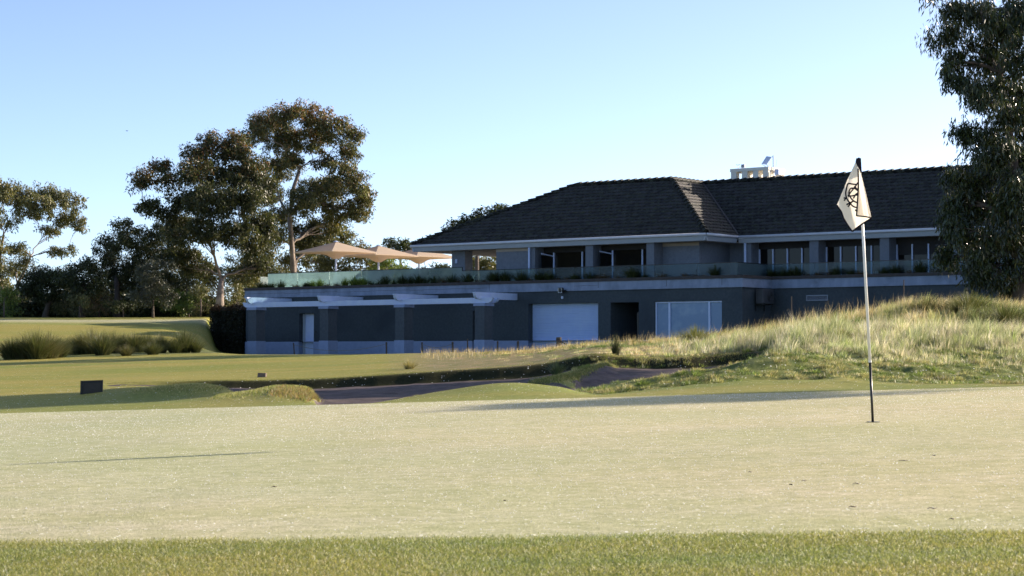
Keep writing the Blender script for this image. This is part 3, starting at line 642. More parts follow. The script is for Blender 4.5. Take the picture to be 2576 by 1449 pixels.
# ---- upper storey
DE = 2.0; DC = 2.25; DG = DC+.72
ze_t = Zd(2500, 949, DE); fh = ze_t - Zd(2500, 973.5, DE)
sE = S(2824.8, DE, 933); sL = S(1646, DE, 984)
ge = hs(2952, 945, sE)[0]-DE
w_ = 4.6
sRid = sE-w_; zr = Zd(2688, 721, DE+w_)
sLr = S(2299.8, DE+w_, 745); sR = sc1+24
print('eave z', ze_t, 'fascia', fh, 'sE', sE, 'sL', sL, 'step eave', ge, 'ridge z', zr, 'sRid', sRid, S(2688,DE+w_,721), 'sLr', sLr, 'sL+w', sL+w_)
# fascia + gutter + soffit
fa = MB(); gt = MB()
zf0 = ze_t-fh
def run(a, b, inward, o=.0):
    """fascia board sloping slightly inwards to its foot, along a->b (plan points)"""
    a, b, n = Vector((*a, 0)), Vector((*b, 0)), Vector((*inward, 0))
    for mb, z0, z1, o0, o1, th in ((fa, zf0, ze_t-.07, .10, .0, .06),):
        A0, B0 = a+n*o0, b+n*o0; A1, B1 = a+n*o1, b+n*o1
        mb.add([A0+Vector((0,0,z0)), B0+Vector((0,0,z0)), B1+Vector((0,0,z1)), A1+Vector((0,0,z1)), A0+n*th+Vector((0,0,z0)), B0+n*th+Vector((0,0,z0)), B1+n*th+Vector((0,0,z1)), A1+n*th+Vector((0,0,z1))],
               [(0,1,2,3),(4,7,6,5),(0,4,5,1),(3,2,6,7),(0,3,7,4),(1,5,6,2)])
    gt.tube([a+Vector((0,0,ze_t-.01))-n*.05, b+Vector((0,0,ze_t-.01))-n*.05], .062, 8)
DEB = DE+ge; back = DE+2*w_+ge
run((sL,DE),(sE,DE),(0,1)); run((sE,DE),(sE,DEB),(-1,0)); run((sE,DEB),(sR,DEB),(0,1)); run((sL,DE),(sL,back),(1,0))
fa.build('fascia', M['cream'], club); gt.build('gutter', M['gutter'], club, smooth=True)
so = MB(); so.box(sL+.1, sE-.1, DE+.1, DEB+.1, zf0+.01, zf0+.05); so.box(sL+.1, sR, DEB+.1, back-.1, zf0+.01, zf0+.05); so.build('soffit', M['soffit'], club)

def roof_plane(mb_cols, e0, e1, r0, r1):
    """tiled slope: eave line e0->e1, ridge line r0->r1 (3D). Courses of overlapping wavy tiles clipped at hips and valleys"""
    e0, e1, r0, r1 = map(Vector, (e0, e1, r0, r1))
    along = (e1-e0).normalized(); 
    rr = r0-e0; up = (rr - along*rr.dot(along)); L = up.length; up = up/L; nrm = along.cross(up).normalized()
    if nrm.z < 0: nrm = -nrm
    nc = max(3, round(L/.315)); tw = .30; V = []; F = []; Cc = []
    for c in range(nc):
        t0, t1 = c/nc, min(1., (c+1.12)/nc)
        A0 = (e0+(r0-e0)*t0-e0).dot(along); B0 = (e1+(r1-e1)*t0-e0).dot(along)
        A1 = (r0-e0).dot(along)*t1; B1 = (e1-e0).dot(along)+((r1-e1).dot(along))*t1
        lo = min(A0, A1); hi = max(B0, B1); sub = 4
        off = (c % 2)*tw*.5
        ks = np.arange(math.floor(lo/tw*sub), math.ceil(hi/tw*sub)+1)
        base = len(V)
        for k in ks:
            x = k*tw/sub; ti = math.floor((x+off)/tw+1e-6); ph = (x+off)/tw*2*math.pi
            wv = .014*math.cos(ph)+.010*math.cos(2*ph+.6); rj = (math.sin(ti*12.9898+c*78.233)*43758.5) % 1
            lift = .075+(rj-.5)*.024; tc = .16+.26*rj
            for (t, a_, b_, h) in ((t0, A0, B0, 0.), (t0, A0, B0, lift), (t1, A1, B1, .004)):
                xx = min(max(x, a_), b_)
                V.append(e0+along*xx+up*(L*t)+nrm*(h+wv if h else -.01)); kd_ = .22 if not h else (1.15 if h == lift else .75); Cc.append((.056*tc*2.1*kd_, .053*tc*2.05*kd_, .058*tc*2.1*kd_))  # shadow line under each tile course put into the vertex colour
        m_ = len(ks)
        for i in range(m_-1):
            q = base+i*3; F.append((q, q+3, q+4, q+1)); F.append((q+1, q+4, q+5, q+2))
    b = len(mb_cols[0]); mb_cols[0].extend([tuple(v) for v in V]); mb_cols[1].extend([tuple(i+b for i in f) for f in F]); mb_cols[2].extend(Cc)
zE = ze_t+.0
RV = ([], [], [])
rA = (sLr, DE+w_, zr); rB = (sRid, DE+w_, zr); rC = (sRid, DEB+w_, zr); rD = (sR, DEB+w_, zr)
roof_plane(RV, (sL,DE,zE), (sE,DE,zE), rA, rB)
roof_plane(RV, (sE,DE,zE), (sE,DEB,zE), rB, rC)
roof_plane(RV, (sE,DEB,zE), (sR,DEB,zE), rC, rD)
roof_plane(RV, (sL,back,zE), (sL,DE,zE), rA, rA)
roof_plane(RV, (sR,back,zE), (sE-w_,back,zE), rD, rC)
roof_plane(RV, (sE-w_,back,zE), (sL,back,zE), rB, rA)
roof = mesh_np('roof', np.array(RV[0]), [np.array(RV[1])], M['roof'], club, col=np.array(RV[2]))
cap = MB()
def caps(a, b, lift=.05):
    a, b = Vector(a), Vector(b); L = (b-a).length; n_ = max(1, round(L/.40)); d = (b-a)/n_
    for i in range(n_):
        p = a+d*i; cap.tube([p+Vector((0,0,lift+.02)), p+d*1.12+Vector((0,0,lift-.03))], [.125, .105], 8)
caps((sE,DE,zE+.03), rB); caps((sL,DE,zE+.03), rA); caps(rB, rA, .06); caps(rC, rB, .06); caps(rD, rC, .06)
cap.build('ridge_cap', M['roof'], roof, smooth=False)
va = MB(); a = Vector((sE,DEB,zE+.06)); b = Vector(rC)+Vector((0,0,.05)); va.tube([a, b], .075, 6); va.build('valley_gutter', M['coping'], roof)

# walls, pillars and glazing under the eave
def sx(x, d): return S(x, d, 1050)
class Pieces:
    def __init__(s, name, mat, parent=None): s.n, s.m, s.p = name, mat, parent or club
    def box(s, *a): return MB().box(*a).build(s.n, M[s.m], s.p)
up = Pieces('wall', 'render_up'); pil = Pieces('pillar', 'render_up')
zt0 = zpt+.03; zt1 = zf0+.01
sWp0 = sx(1981, DC); sP1 = sx(2140, DC)
up.box(sWp0, sx(2112, DC), DC+.08, DG, zt0, zt1); pil.box(sx(2112,DC), sP1, DC, DG, zt0, zt1)   # solid corner panel + pier
up.box(sx(2649.6,DG), sx(2797.5,DG), DG, DG+.3, zt0, zt1)                                        # blank bay before the step
sRet = sx(2797.5,DG)
DCB = DC+ge; DGB = DG+ge
up.box(sRet-.3, sRet, DG+.3, DGB+1, zt0, zt1)
for xa, xb in ((2342,2372),(2585.5,2616.5)): pil.box(sx(xa,DC), sx(xb,DC), DC, DG+.1, zt0, zt1)
sBp0 = sx(2972,DCB); pil.box(sBp0, sx(3005,DCB), DCB, DGB+.1, zt0, zt1); up.box(sRet, sBp0, DGB-.1, DGB+.1, zt0, zt1)
colsB = [(3238,3272.5),(3519.4,3556.7)]
cw = sx(3556.7,DCB)-sx(3519.4,DCB); stp = sx(3519.4,DCB)-sx(3238,DCB)
cB = [sx(3238,DCB), sx(3519.4,DCB)]+[sx(3519.4,DCB)+stp*k for k in (1,2,3)]
for c in cB: pil.box(c, c+cw, DCB, DGB+.1, zt0, zt1)
cl_ = MB(); s0_ = sx(1807,DC+.5); cl_.box(s0_, sx(1860,DC+.5), DC+.5, DC+1.1, zt0, zt1); veranda = cl_.build('veranda_pillar', M['render_up'], club)
m = MB(); xs = sx(1828,DC+.5); m.box(xs-.05, xs+.05, DC+.42, DC+.5, Zd(1828,1053,DC+.5), Zd(1828,1037,DC+.5)); m.build('wall_light', M['white'], veranda)
tr = Pieces('cornice', 'soffit'); tr.box(sWp0+.004, sx(2110,DC), DC+.05, DC+.078, zt1-.16, zt1-.02); tr.box(sx(2652,DG), sRet-.004, DG-.03, DG-.002, zt1-.16, zt1-.02)
# dark core behind the glass
core = Pieces('inner_wall', 'darkroom'); core.box(sP1, sx(2649.6,DG), DG+2.6, DG+2.7, zt0, zt1); core.box(sWp0, sWp0+.25, DG+.002, DG+2.7, zt0, zt1); core.box(sBp0, sR-.5, DGB+.5, DGB+.6, zt0, zt1)
for x, d in ((2117,DC),(2980.3,DCB)):
    m = MB(); a = sx(x,d); m.tube([(a+.055,d-.08,zt0),(a+.055,d-.08,zt1)], .055, 10); m.build('downpipe', M['white'], club, smooth=True)
def bay(sa, sb, dg, posts, zh, blind=None, folded=None):
    """glazed bay: dark head panel, glass, white posts"""
    m = MB(); m.box(sa, sb, dg-.02, dg+.04, zh, zt1-.002); h = m.build('door_head', M['darkroom'], club)
    m = MB(); m.box(sa, sb, dg+.02, dg+.03, zt0, zh)
    f = MB()
    for p in posts: f.box(p-.028, p+.028, dg-.06, dg+.016, zt0, zh)
    f.box(sa, sb, dg-.03, dg+.015, zt0, zt0+.09)
    fr = f.build('glazed_door', M['white'], club)
    m.build('pane', M['pane'], fr)
    if blind:
        m = MB(); m.box(sa+.03, sb-.02, dg-.012, dg-.004, blind, zh); m.build('blind', M['darkroom'], fr)
    for (fa_, fm, fb, rise) in (folded or []):
        apex = Vector((fm, dg-.62, 0)); up_ = Vector((0,0,rise)); l = MB(); g = MB()
        for q in (Vector((fa_, dg-.02, 0)), Vector((fb, dg-.02, 0))):
            for z in (zt0+.05, zh-.16): l.tube([q+Vector((0,0,z)), apex+Vector((0,0,z))+(up_ if z > zt0+1 else up_*0)], .03, 4)
            l.tube([q+Vector((0,0,zt0)), q+Vector((0,0,zh-.05))], .034, 4)
            g.quad(q+Vector((0,0,zt0+.08)), apex+Vector((0,0,zt0+.08)), apex+Vector((0,0,zh-.12)), q+Vector((0,0,zh-.12)))
        lf = l.build('folded_leaf', M['white'], club); g.build('pane', M['pane'], lf)
zhA = Zd(2330, 1007, DG); zhB = Zd(3150, 994, DGB)
bay(sP1, sx(2342,DC)+.05, DG, [sx(x,DG) for x in (2217.5,2331)], zhA, folded=[(sx(2178,DG), (sx(2178,DG)+sx(2216,DG))/2, sx(2216,DG), .1)])
bay(sx(2372,DC)-.0, sx(2585.5,DC)+.02, DG, [sx(x,DG) for x in (2452.5,2571.5)], Zd(2572,997,DG), folded=[(sx(2412,DG), (sx(2412,DG)+sx(2450,DG))/2, sx(2450,DG), .1)])
bay(sx(3005,DCB), cB[0], DGB, [sx(x,DGB) for x in (3040,3094,3151.5,3210)], zhB)
bay(cB[0]+cw, cB[1], DGB, [sx(x,DGB) for x in (3308,3364.5,3425.5,3487.5)], zhB)
bay(cB[1]+cw, cB[2], DGB, [sx(x,DGB) for x in (3590,3651,3716)], zhB, blind=Zd(3650,1019,DGB))
bay(cB[2]+cw, cB[3], DGB, [cB[2]+cw+.1, cB[2]+cw+1.1, cB[2]+cw+2.1], zhB)
bay(cB[3]+cw, cB[4], DGB, [cB[3]+cw+.1, cB[3]+cw+1.1, cB[3]+cw+2.1], zhB)

# wall fittings that are things of their own
def club_thing(name, s, d, z, label, cat, group=None):
    p = LW(s, d, z); return empty(name, p, ANG, label, cat, group)
# floodlight
s_, z_ = hd(2242, 1162, -.3); t = club_thing('floodlight', s_, 0, z_, 'square black floodlight fixed to the parapet above the garage door', 'floodlight')
hw = .13; MB().box(-hw, hw, -.34, -.22, -hw, hw).build('housing', M['black'], t, bevel=.02)
m = MB(); m.add([(-hw+.03,-.345,-hw+.03),(hw-.03,-.345,-hw+.03),(hw-.03,-.345,hw-.03),(-hw+.03,-.345,hw-.03),(0,-.30,.02)], [(0,1,4),(1,2,4),(2,3,4),(3,0,4)]); m.build('reflector', simple('lamp_reflector', (.75,.76,.76), rough=.25, metal=.5), t)
MB().tube([(.05,-.22,0),(.16,-.08,0)], .03, 8).build('bracket', M['black'], t)
s_, z_ = hd(2248, 1190, -.05); t = club_thing('motion_sensor', s_, -.0, z_, 'tiny white motion sensor on the dark wall under the floodlight', 'sensor')
MB().box(-.035, .055, -.075, -.002, -.055, .055).build('sensor_box', M['white'], t, bevel=.01)
MB().box(-.075, -.036, -.06, -.01, -.03, .03).build('sensor_eye', M['black'], t)
# air conditioner on the return wall
d0, zt_ = hs(3040, 1163, sc1+.03); t = club_thing('air_conditioner', sc1+.035, gstep*.58, Zd(3040,1212,0), 'dark grey air conditioning unit bracketed on the shaded return wall', 'air conditioner')
ach = .62; MB().box(.06, .42, -.46, .46, 0, ach).build('casing', M['acbody'], t, bevel=.02)
m = MB(); [m.tube([(.425, .12+.21*math.cos(q)*k/4, .31+.21*math.sin(q)*k/4) for q in np.linspace(0, 2*math.pi, 19)], .008, 4) for k in (1,2,3,4)]; m.build('fan_grille', M['black'], t)
for y_ in (-.38, .34): MB().box(.0, .45, y_, y_+.04, -.05, -.005).box(0,.03,y_,y_+.04,-.3,-.05).build('bracket', M['black'], t)
# louvred vent
sa, za = hd(3226.5, 1204, gstep); sb_, zb_ = hd(3313.4, 1179, gstep)
t = club_thing('wall_vent', (sa+sb_)/2, gstep, za, 'pale horizontal louvred vent in the dark wall beside the flag pole', 'vent')
W = (sb_-sa)/2; H = zb_-za; m = MB(); m.box(-W,W,-.04,-.001,0,.05); m.box(-W,W,-.04,-.001,H-.05,H); m.box(-W,-W+.04,-.04,-.001,.05,H-.05); m.box(W-.04,W,-.04,-.001,.05,H-.05); m.build('frame', M['louvre'], t)
m = MB()
for k in range(4):
    z = .06+(H-.12)*k/4; m.add([(-W+.04,-.035,z),(W-.04,-.035,z),(W-.04,-.012,z+.020),(-W+.04,-.012,z+.020)], [(0,1,2,3)])
m.build('louvre', M['louvre'], t)
MB().box(-W+.04, W-.04, -.004, -.0015, .05, H-.05).build('backing', M['black'], t)

# ---- chimney with openings, standing on the far slope of the roof
dch = DEB+w_+.6; sa = S(2923.5, dch, 700); sb_ = S(3073, dch, 700); zt_ = Zd(3073, 666.6, dch); z0 = zr-.35
dcd = 1.55
print('chimney', sb_-sa, zt_-zr)
t = empty('chimney', (0,0,0)); t.parent = club; t.location = (sa, dch, 0); W = sb_-sa; 
m = MB(); zb1 = zr+.16; zb2 = zt_-.15; pw = W*.145
xs = [0, W*.295, W*.59, W-pw]
for x in xs: m.box(x, x+pw, 0, .3, zb1, zb2); m.box(x, x+pw, dcd-.3, dcd, zb1, zb2)
m.box(0, W, 0, dcd, z0, zb1); m.box(-.03, W+.03, -.03, dcd+.03, zb2, zt_)
m.build('chimney_stack', M['chim'], t)
def club_pt(x, y, d): s, z = hd(x, y, d); return s, z
# antenna panel on its mast
dm = dch+.35; sm, zm0 = hd(3093, 705, dm); _, zm1 = hd(3093, 621, dm)
t = club_thing('antenna', sm, dm, zm0, 'tilted flat panel antenna on a thin mast beside the chimney', 'antenna')
MB().tube([(0,0,0),(0,0,zm1-zm0)], .022, 8).build('mast', M['steel'], t)
Hm = zm1-zm0
pa = [(-.40,-.1,Hm-.18),(-.13,-.02,Hm-.22),(-.30,.0,Hm-.40),(-.62,-.1,Hm-.34)]
p0 = Vector((-.36,0,Hm-.02)); u_ = Vector((.27,.02,-.05)); v_ = Vector((-.24,-.06,-.36)); nn = u_.cross(v_).normalized()*.03
m = MB(); m.add([p0, p0+u_, p0+u_+v_, p0+v_, p0+nn, p0+u_+nn, p0+u_+v_+nn, p0+v_+nn], [(0,1,2,3),(4,7,6,5),(0,4,5,1),(1,5,6,2),(2,6,7,3),(3,7,4,0)]); m.build('panel', M['white'], t)
for a_, b_ in ((p0+u_,Hm-.08),(p0+u_+v_,Hm-.75),(p0+v_,Hm-.78)): MB().tube([a_,(0,0,b_)], .012, 6).build('strut', M['steel'], t)
sj, zj0 = hd(3103, 700, dm); sj2, zj1 = hd(3115, 677, dm)
t = club_thing('junction_box', sj, dm, zj0, 'pale metal box with looping cable on the right side of the chimney', 'electrical box')
MB().box(0, sj2-sj+.06, -.12, .12, 0, zj1-zj0).build('box', M['white'], t, bevel=.01)
MB().tube([(.12,0,0),(.14,0,-.15),(.05,0,-.26),(-.1,0,-.22),(-.25,0,-.12)], .01, 5).build('cable', M['steel'], t)
sj, zj0 = hd(3099, 672, dm); _, zj1 = hd(3103, 636, dm)
t = club_thing('whip_antenna', sj, dm+.1, zj0-.1, 'thin whip aerial rising behind the flat panel antenna', 'aerial')
MB().tube([(0,0,0),(.05,0,zj1-zj0+.1)], [.01,.005], 5).build('rod', M['white'], t)
sj, zj0 = hd(2953, 674, dch+.2); _, zj1 = hd(2953, 662, dch+.2)
t = club_thing('weather_station', sj, dch+.2, zj0-.03, 'small weather station with spinning cups on the chimney top', 'weather station')
m = MB(); m.tube([(0,0,0),(0,0,.2)], .018, 6); m.tube([(0,0,.09),(.22,0,.09)], .012, 6); m.tube([(.2,0,0),(.2,0,.06)], .012, 6); m.build('post', M['steel'], t)
m = MB(); m.box(.19,.36,-.05,.05,.05,.21); m.build('sensor_housing', M['louvre'], t)
m = MB(); [m.add(*[[(.09*math.cos(q)+a*.03,.09*math.sin(q)+b*.03,.2+c*.03) for a,b,c in ((1,0,0),(-1,0,0),(0,1,0),(0,-1,0),(0,0,1),(0,0,-1))],[(0,2,4),(2,1,4),(1,3,4),(3,0,4),(2,0,5),(1,2,5),(3,1,5),(0,3,5)]]) for q in (0,2.1,4.2)]
[m.tube([(0,0,.2),(.09*math.cos(q),.09*math.sin(q),.2)], .006, 4) for q in (0,2.1,4.2)]; m.build('wind_cups', M['steel'], t)
sj, zj0 = hd(2728.5, 731, DE+w_+1.5); t = club_thing('tv_aerial', sj, DE+w_+1.5, zr-.1, 'spindly television aerial behind the ridge left of the chimney', 'aerial')
zz = hd(2728.5, 711, DE+w_+1.5)[1]-zr+.1
m = MB(); m.tube([(0,0,-.3),(0,0,zz)], .025, 6); m.build('mast', M['steel'], t)
m = MB(); m.tube([(-.4,0,zz-.1),(.4,0,zz-.16)], .022, 5); [m.tube([(x,-.22,zz-.12-.05*x),(x,.22,zz-.12-.05*x)], .008, 4) for x in (-.35,-.2,-.05,.1,.25,.38)]; m.build('boom', M['steel'], t)

# ---- glass balustrade
bal = club_thing('glass_balustrade', 0, 0, 0, 'dewy glass balustrade running along the edge of the clubhouse terrace', 'balustrade')
DB = .42; zg0 = zct-.05
zgl = Zd(1460, 1083, DB); zgr = Zd(2500, 1064.5, DB)
print('glass', zg0, zgl, zgr)
sg0 = S(1072,DB,1120); sgs = S(1848.5,DB,1100); sgc = S(2951,DB,1080)
def gpanel(a, b, zt_, mat, d=DB, side=None):
    m = MB()
    if side is None: m.box(a+.008, b-.008, d-.006, d+.006, zg0, zt_)
    else: m.box(side-.006, side+.006, a+.008, b-.008, zg0, zt_)
    return m.build('glass_panel', mat, bal)
xs = [sg0]+[S(x,DB,1120) for x in (1190,1317.5,1445,1577,1713)]+[sgs]
for i, (a, b) in enumerate(zip(xs, xs[1:])): gpanel(a, b, zgl, M['frosted'])
xs2 = [sgs]+[S(x,DB,1100) for x in (1993.6,2141,2295,2455,2620,2785)]+[sgc]
for i, (a, b) in enumerate(zip(xs2, xs2[1:])): gpanel(a, b, zgr, M['frosted'] if i < 2 else M['glassB'])
DBB = gstep+DB; gpanel(DB, DBB, zgr, M['glassB'], side=sgc)
k = 11; L = (s_end-1-sgc)/k
for i in range(k): gpanel(sgc+L*i, sgc+L*(i+1), zgr, M['glassB'], d=DBB)
for a, b in ((.5,3.3),(3.3,6.2),(6.2,9.2),(9.2,12.2)): gpanel(a, b, zgl-.12, M['frosted'], side=.5)
m = MB(); m.box(sg0, sgs+.02, DB-.02, DB+.02, zgl, zgl+.03); m.box(sgs, sgs+.03, DB-.02, DB+.02, zgr, zgl); m.box(sgs+.03, sgc+.02, DB-.02, DB+.02, zgr, zgr+.03)
m.box(sgc-.02, sgc+.02, DB+.02, DBB-.02, zgr, zgr+.03); m.box(sgc-.02, s_end-1, DBB-.02, DBB+.02, zgr, zgr+.03); m.build('handrail', M['black'], bal)
for a in xs[1:]+xs2[1:-1]: MB().box(a-.012, a+.012, DB-.012, DB+.012, zg0, zg0+.35).build('clamp', M['black'], bal)

# ---- pergola
zbt = Zd(1500, 1199.3, -2.75); zbb = Zd(1500, 1220, -2.75)
pg = club_thing('pergola', 0, 0, 0, 'white beamed pergola on four grey pillars in front of the lower wall', 'pergola')
DPF = -2.75; cols = []
for xa, xb in ((992.4,1024),(1279,1312.6),(1580.6,1616.5),(1899.4,1936.6)):
    a, b = S(xa,DPF,1300), S(xb,DPF,1300); cols.append((a,b)); cwid = .56
    c = MB().box(a, b, DPF, DPF+.62, zpl+.02, zbb-.13).build('pillar', M['render_mid'], pg)
    MB().box(a-.03, b+.03, DPF-.03, DPF+.65, zb, zpl+.02).build('base', M['plinth'], c)
    MB().box(a-.05, b+.05, DPF-.05, DPF+.67, zbb-.13, zbb-.002).build('capital', M['plinth'], c)
print('pergola cols', cols, 'beam z', zbb, zbt, 'door top', dr[3])
def scroll(x0, x1, sgn, h0, h1):
    """beam elevation with an ogee end: polygon in (x,z)"""
    H = h1-h0; pts = [(x0, h0)] 
    arc = [(x1-sgn*(.20-.20*math.sin(q)), h0+H*.85*(1-math.cos(q))) for q in np.linspace(0, math.pi/2, 7)]
    return pts, arc
def ogee(x, sgn, z0, z1):
    H = z1-z0
    return [(x-sgn*.30, z0)]+[(x-sgn*(.30-.26*math.sin(q)), z0+H*.80*(1-math.cos(q))) for q in np.linspace(.2, math.pi/2, 6)]+[(x, z0+H*.84), (x, z1)]
bx0 = cols[0][0]-.42; bx1 = cols[-1][1]+.45
poly = ogee(bx1, 1, zbb, zbt)+ogee(bx0, -1, zbb, zbt)[::-1]
m = MB(); m.prism(poly, DPF+.04, DPF+.16); m.build('beam', M['white'], pg)
m = MB(); m.prism(poly, DPF+.44, DPF+.56); m.build('beam', M['white'], pg)
zc0 = zbt-.06; zc1 = zc0+.30
for a, b in cols:
    cx = (a+b)/2
    pl_ = [(-0.2, zc0),(-.2, zc1)]
    og = ogee(DPF-.42, -1, zc0, zc1)
    poly2 = og+[(-.02, zc1), (-.02, zc0)]
    m = MB(); m.prism(poly2, cx-.07, cx+.07, axis='x'); m.build('rafter', M['white'], pg)

# ---- umbrellas on the terrace
def umbrella(x, y, Yw, half, label):
    P = atY(x/1.59006, y/1.59006, Yw); zflr = zpt+.03
    t = empty('terrace_umbrella', (P.x, P.y, zflr), 0, label, 'umbrella', 'tan umbrellas on the terrace')
    H = P.z-zflr; lo = H-.60; r = half; cs = [Vector((r*math.cos(q), r*math.sin(q), lo)) for q in (-math.pi/2, 0, math.pi/2, math.pi)]
    ring = []
    for i in range(4): ring += [cs[i], (cs[i]+cs[(i+1)%4])/2+Vector((0,0,.012))]
    ap = Vector((0,0,H-.04)); m = MB(); vs = []; K = 5
    for j in range(K+1):
        f = j/K
        for c in ring:
            p = ap*(1-f)+c*f; p.z -= .012*math.sin(math.pi*f); vs.append(p)
    vs += [c+Vector((0,0,-.05))*1 for c in ring]
    fs = [(j*8+i, j*8+(i+1)%8, (j+1)*8+(i+1)%8, (j+1)*8+i) for j in range(K+1) for i in range(8)]
    m.add(vs, fs); cnp = m.build('canopy', M['canvas'], t)
    m = MB(); m.add([(0,0,H+.02)]+[(.17*math.cos(q), .17*math.sin(q), H-.05) for q in np.arange(8)*math.pi/4], [(0,i+1,(i+1)%8+1) for i in range(8)]); m.build('vent_cap', M['white'], cnp)
    # flared lining gathered down to the pole
    m = MB(); vs = []
    for j in range(7):
        f = j/6
        for c in ring:
            rr = .07+(1-.07)*f**1.0; z = (lo-.34)+(.30)*(1-(1-f)**5.5); vs.append(Vector((c.x*rr*.985, c.y*rr*.985, z)))
    m.add(vs, [(j*8+i, j*8+(i+1)%8, (j+1)*8+(i+1)%8, (j+1)*8+i) for j in range(6) for i in range(8)]); m.build('lining', M['canvas'], t)
    MB().tube([(0,0,0),(0,0,H-.05)], .05, 10).build('pole', M['white'], t, smooth=True)
    for c in ring: MB().tube([Vector((0,0,H-.08)), c+Vector((0,0,-.03))], .014, 5).build('rib', M['white'], t)
    MB().box(-.35,.35,-.35,.35,.0,.06).build('base', M['black'], t)
    return t
umbrella(1344, 963.7, 104.0, 2.18, 'leftmost and nearest tan terrace umbrella, its whole white pole showing')
umbrella(1514, 979, 106.6, 2.18, 'middle tan terrace umbrella, half behind the leftmost one')
umbrella(1676, 987, 110.0, 2.18, 'tan terrace umbrella whose peak is hidden behind the roof gutter')

# ------------------------------------------------------------------ trees
def mkpal(cols, wts, var=.3): return (cols, wts, var)
GUM = mkpal([(.085,.095,.036),(.13,.13,.052),(.055,.068,.026),(.18,.15,.065)], [3,3,2,1])
GUMRED = mkpal([(.22,.11,.045),(.15,.11,.045),(.28,.13,.05),(.08,.085,.03)], [2,3,1.3,2])
DARK = mkpal([(.030,.042,.016),(.045,.058,.020),(.060,.068,.028)], [3,3,1.4])
GREY = mkpal([(.085,.095,.070),(.06,.07,.05),(.12,.125,.09)], [3,3,1])
OLIVE = mkpal([(.12,.13,.055),(.16,.155,.065),(.085,.10,.04),(.20,.17,.08)], [3,3,2,1])
LIME = mkpal([(.13,.19,.04),(.19,.24,.05),(.10,.14,.035)], [3,2,2])
def leaves(centers, rad, per, size, palette, droop, asp=.24, flat=.65, tints=None):
    """many narrow leaves round clump centres (n,3); returns verts, quads, colours"""
    n = len(centers)*per; c = np.repeat(centers, per, 0); r = np.repeat(rad, per)[:, None]
    d = rng.normal(0, 1, (n, 3)); d /= np.linalg.norm(d, axis=1)[:, None]; d *= (rng.random((n, 1))**.45)*r; d[:, 2] *= flat
    p = c+d
    ax = rng.normal(0, 1, (n, 3)); ax[:, 2] -= droop*1.6; ax += d/(r+1e-6)*.5; ax /= np.linalg.norm(ax, axis=1)[:, None]
    s = np.cross(ax, rng.normal(0, 1, (n, 3))); s /= np.linalg.norm(s, axis=1)[:, None]+1e-9
    L = size*1.12*rng.uniform(.6, 1.35, (n, 1)); wv = L*asp*1.35/2
    V = np.stack([p, p+ax*L*.45+s*wv, p+ax*L, p+ax*L*.45-s*wv], 1)
    cols, wts, var = palette; col = pal(n, cols, wts, var)
    cl = rng.uniform(.75, 1.3, len(centers)); col = col*np.repeat(cl, per)[:, None]
    if tints is not None:
        tn = np.repeat(tints, per); g = pal(n, *GUMRED[:2], .3); m = (rng.random(n) < tn)[:, None]; col = np.where(m, g, col)
    return V.reshape(-1, 3), np.arange(n*4).reshape(n, 4), np.repeat(col, 4, 0)

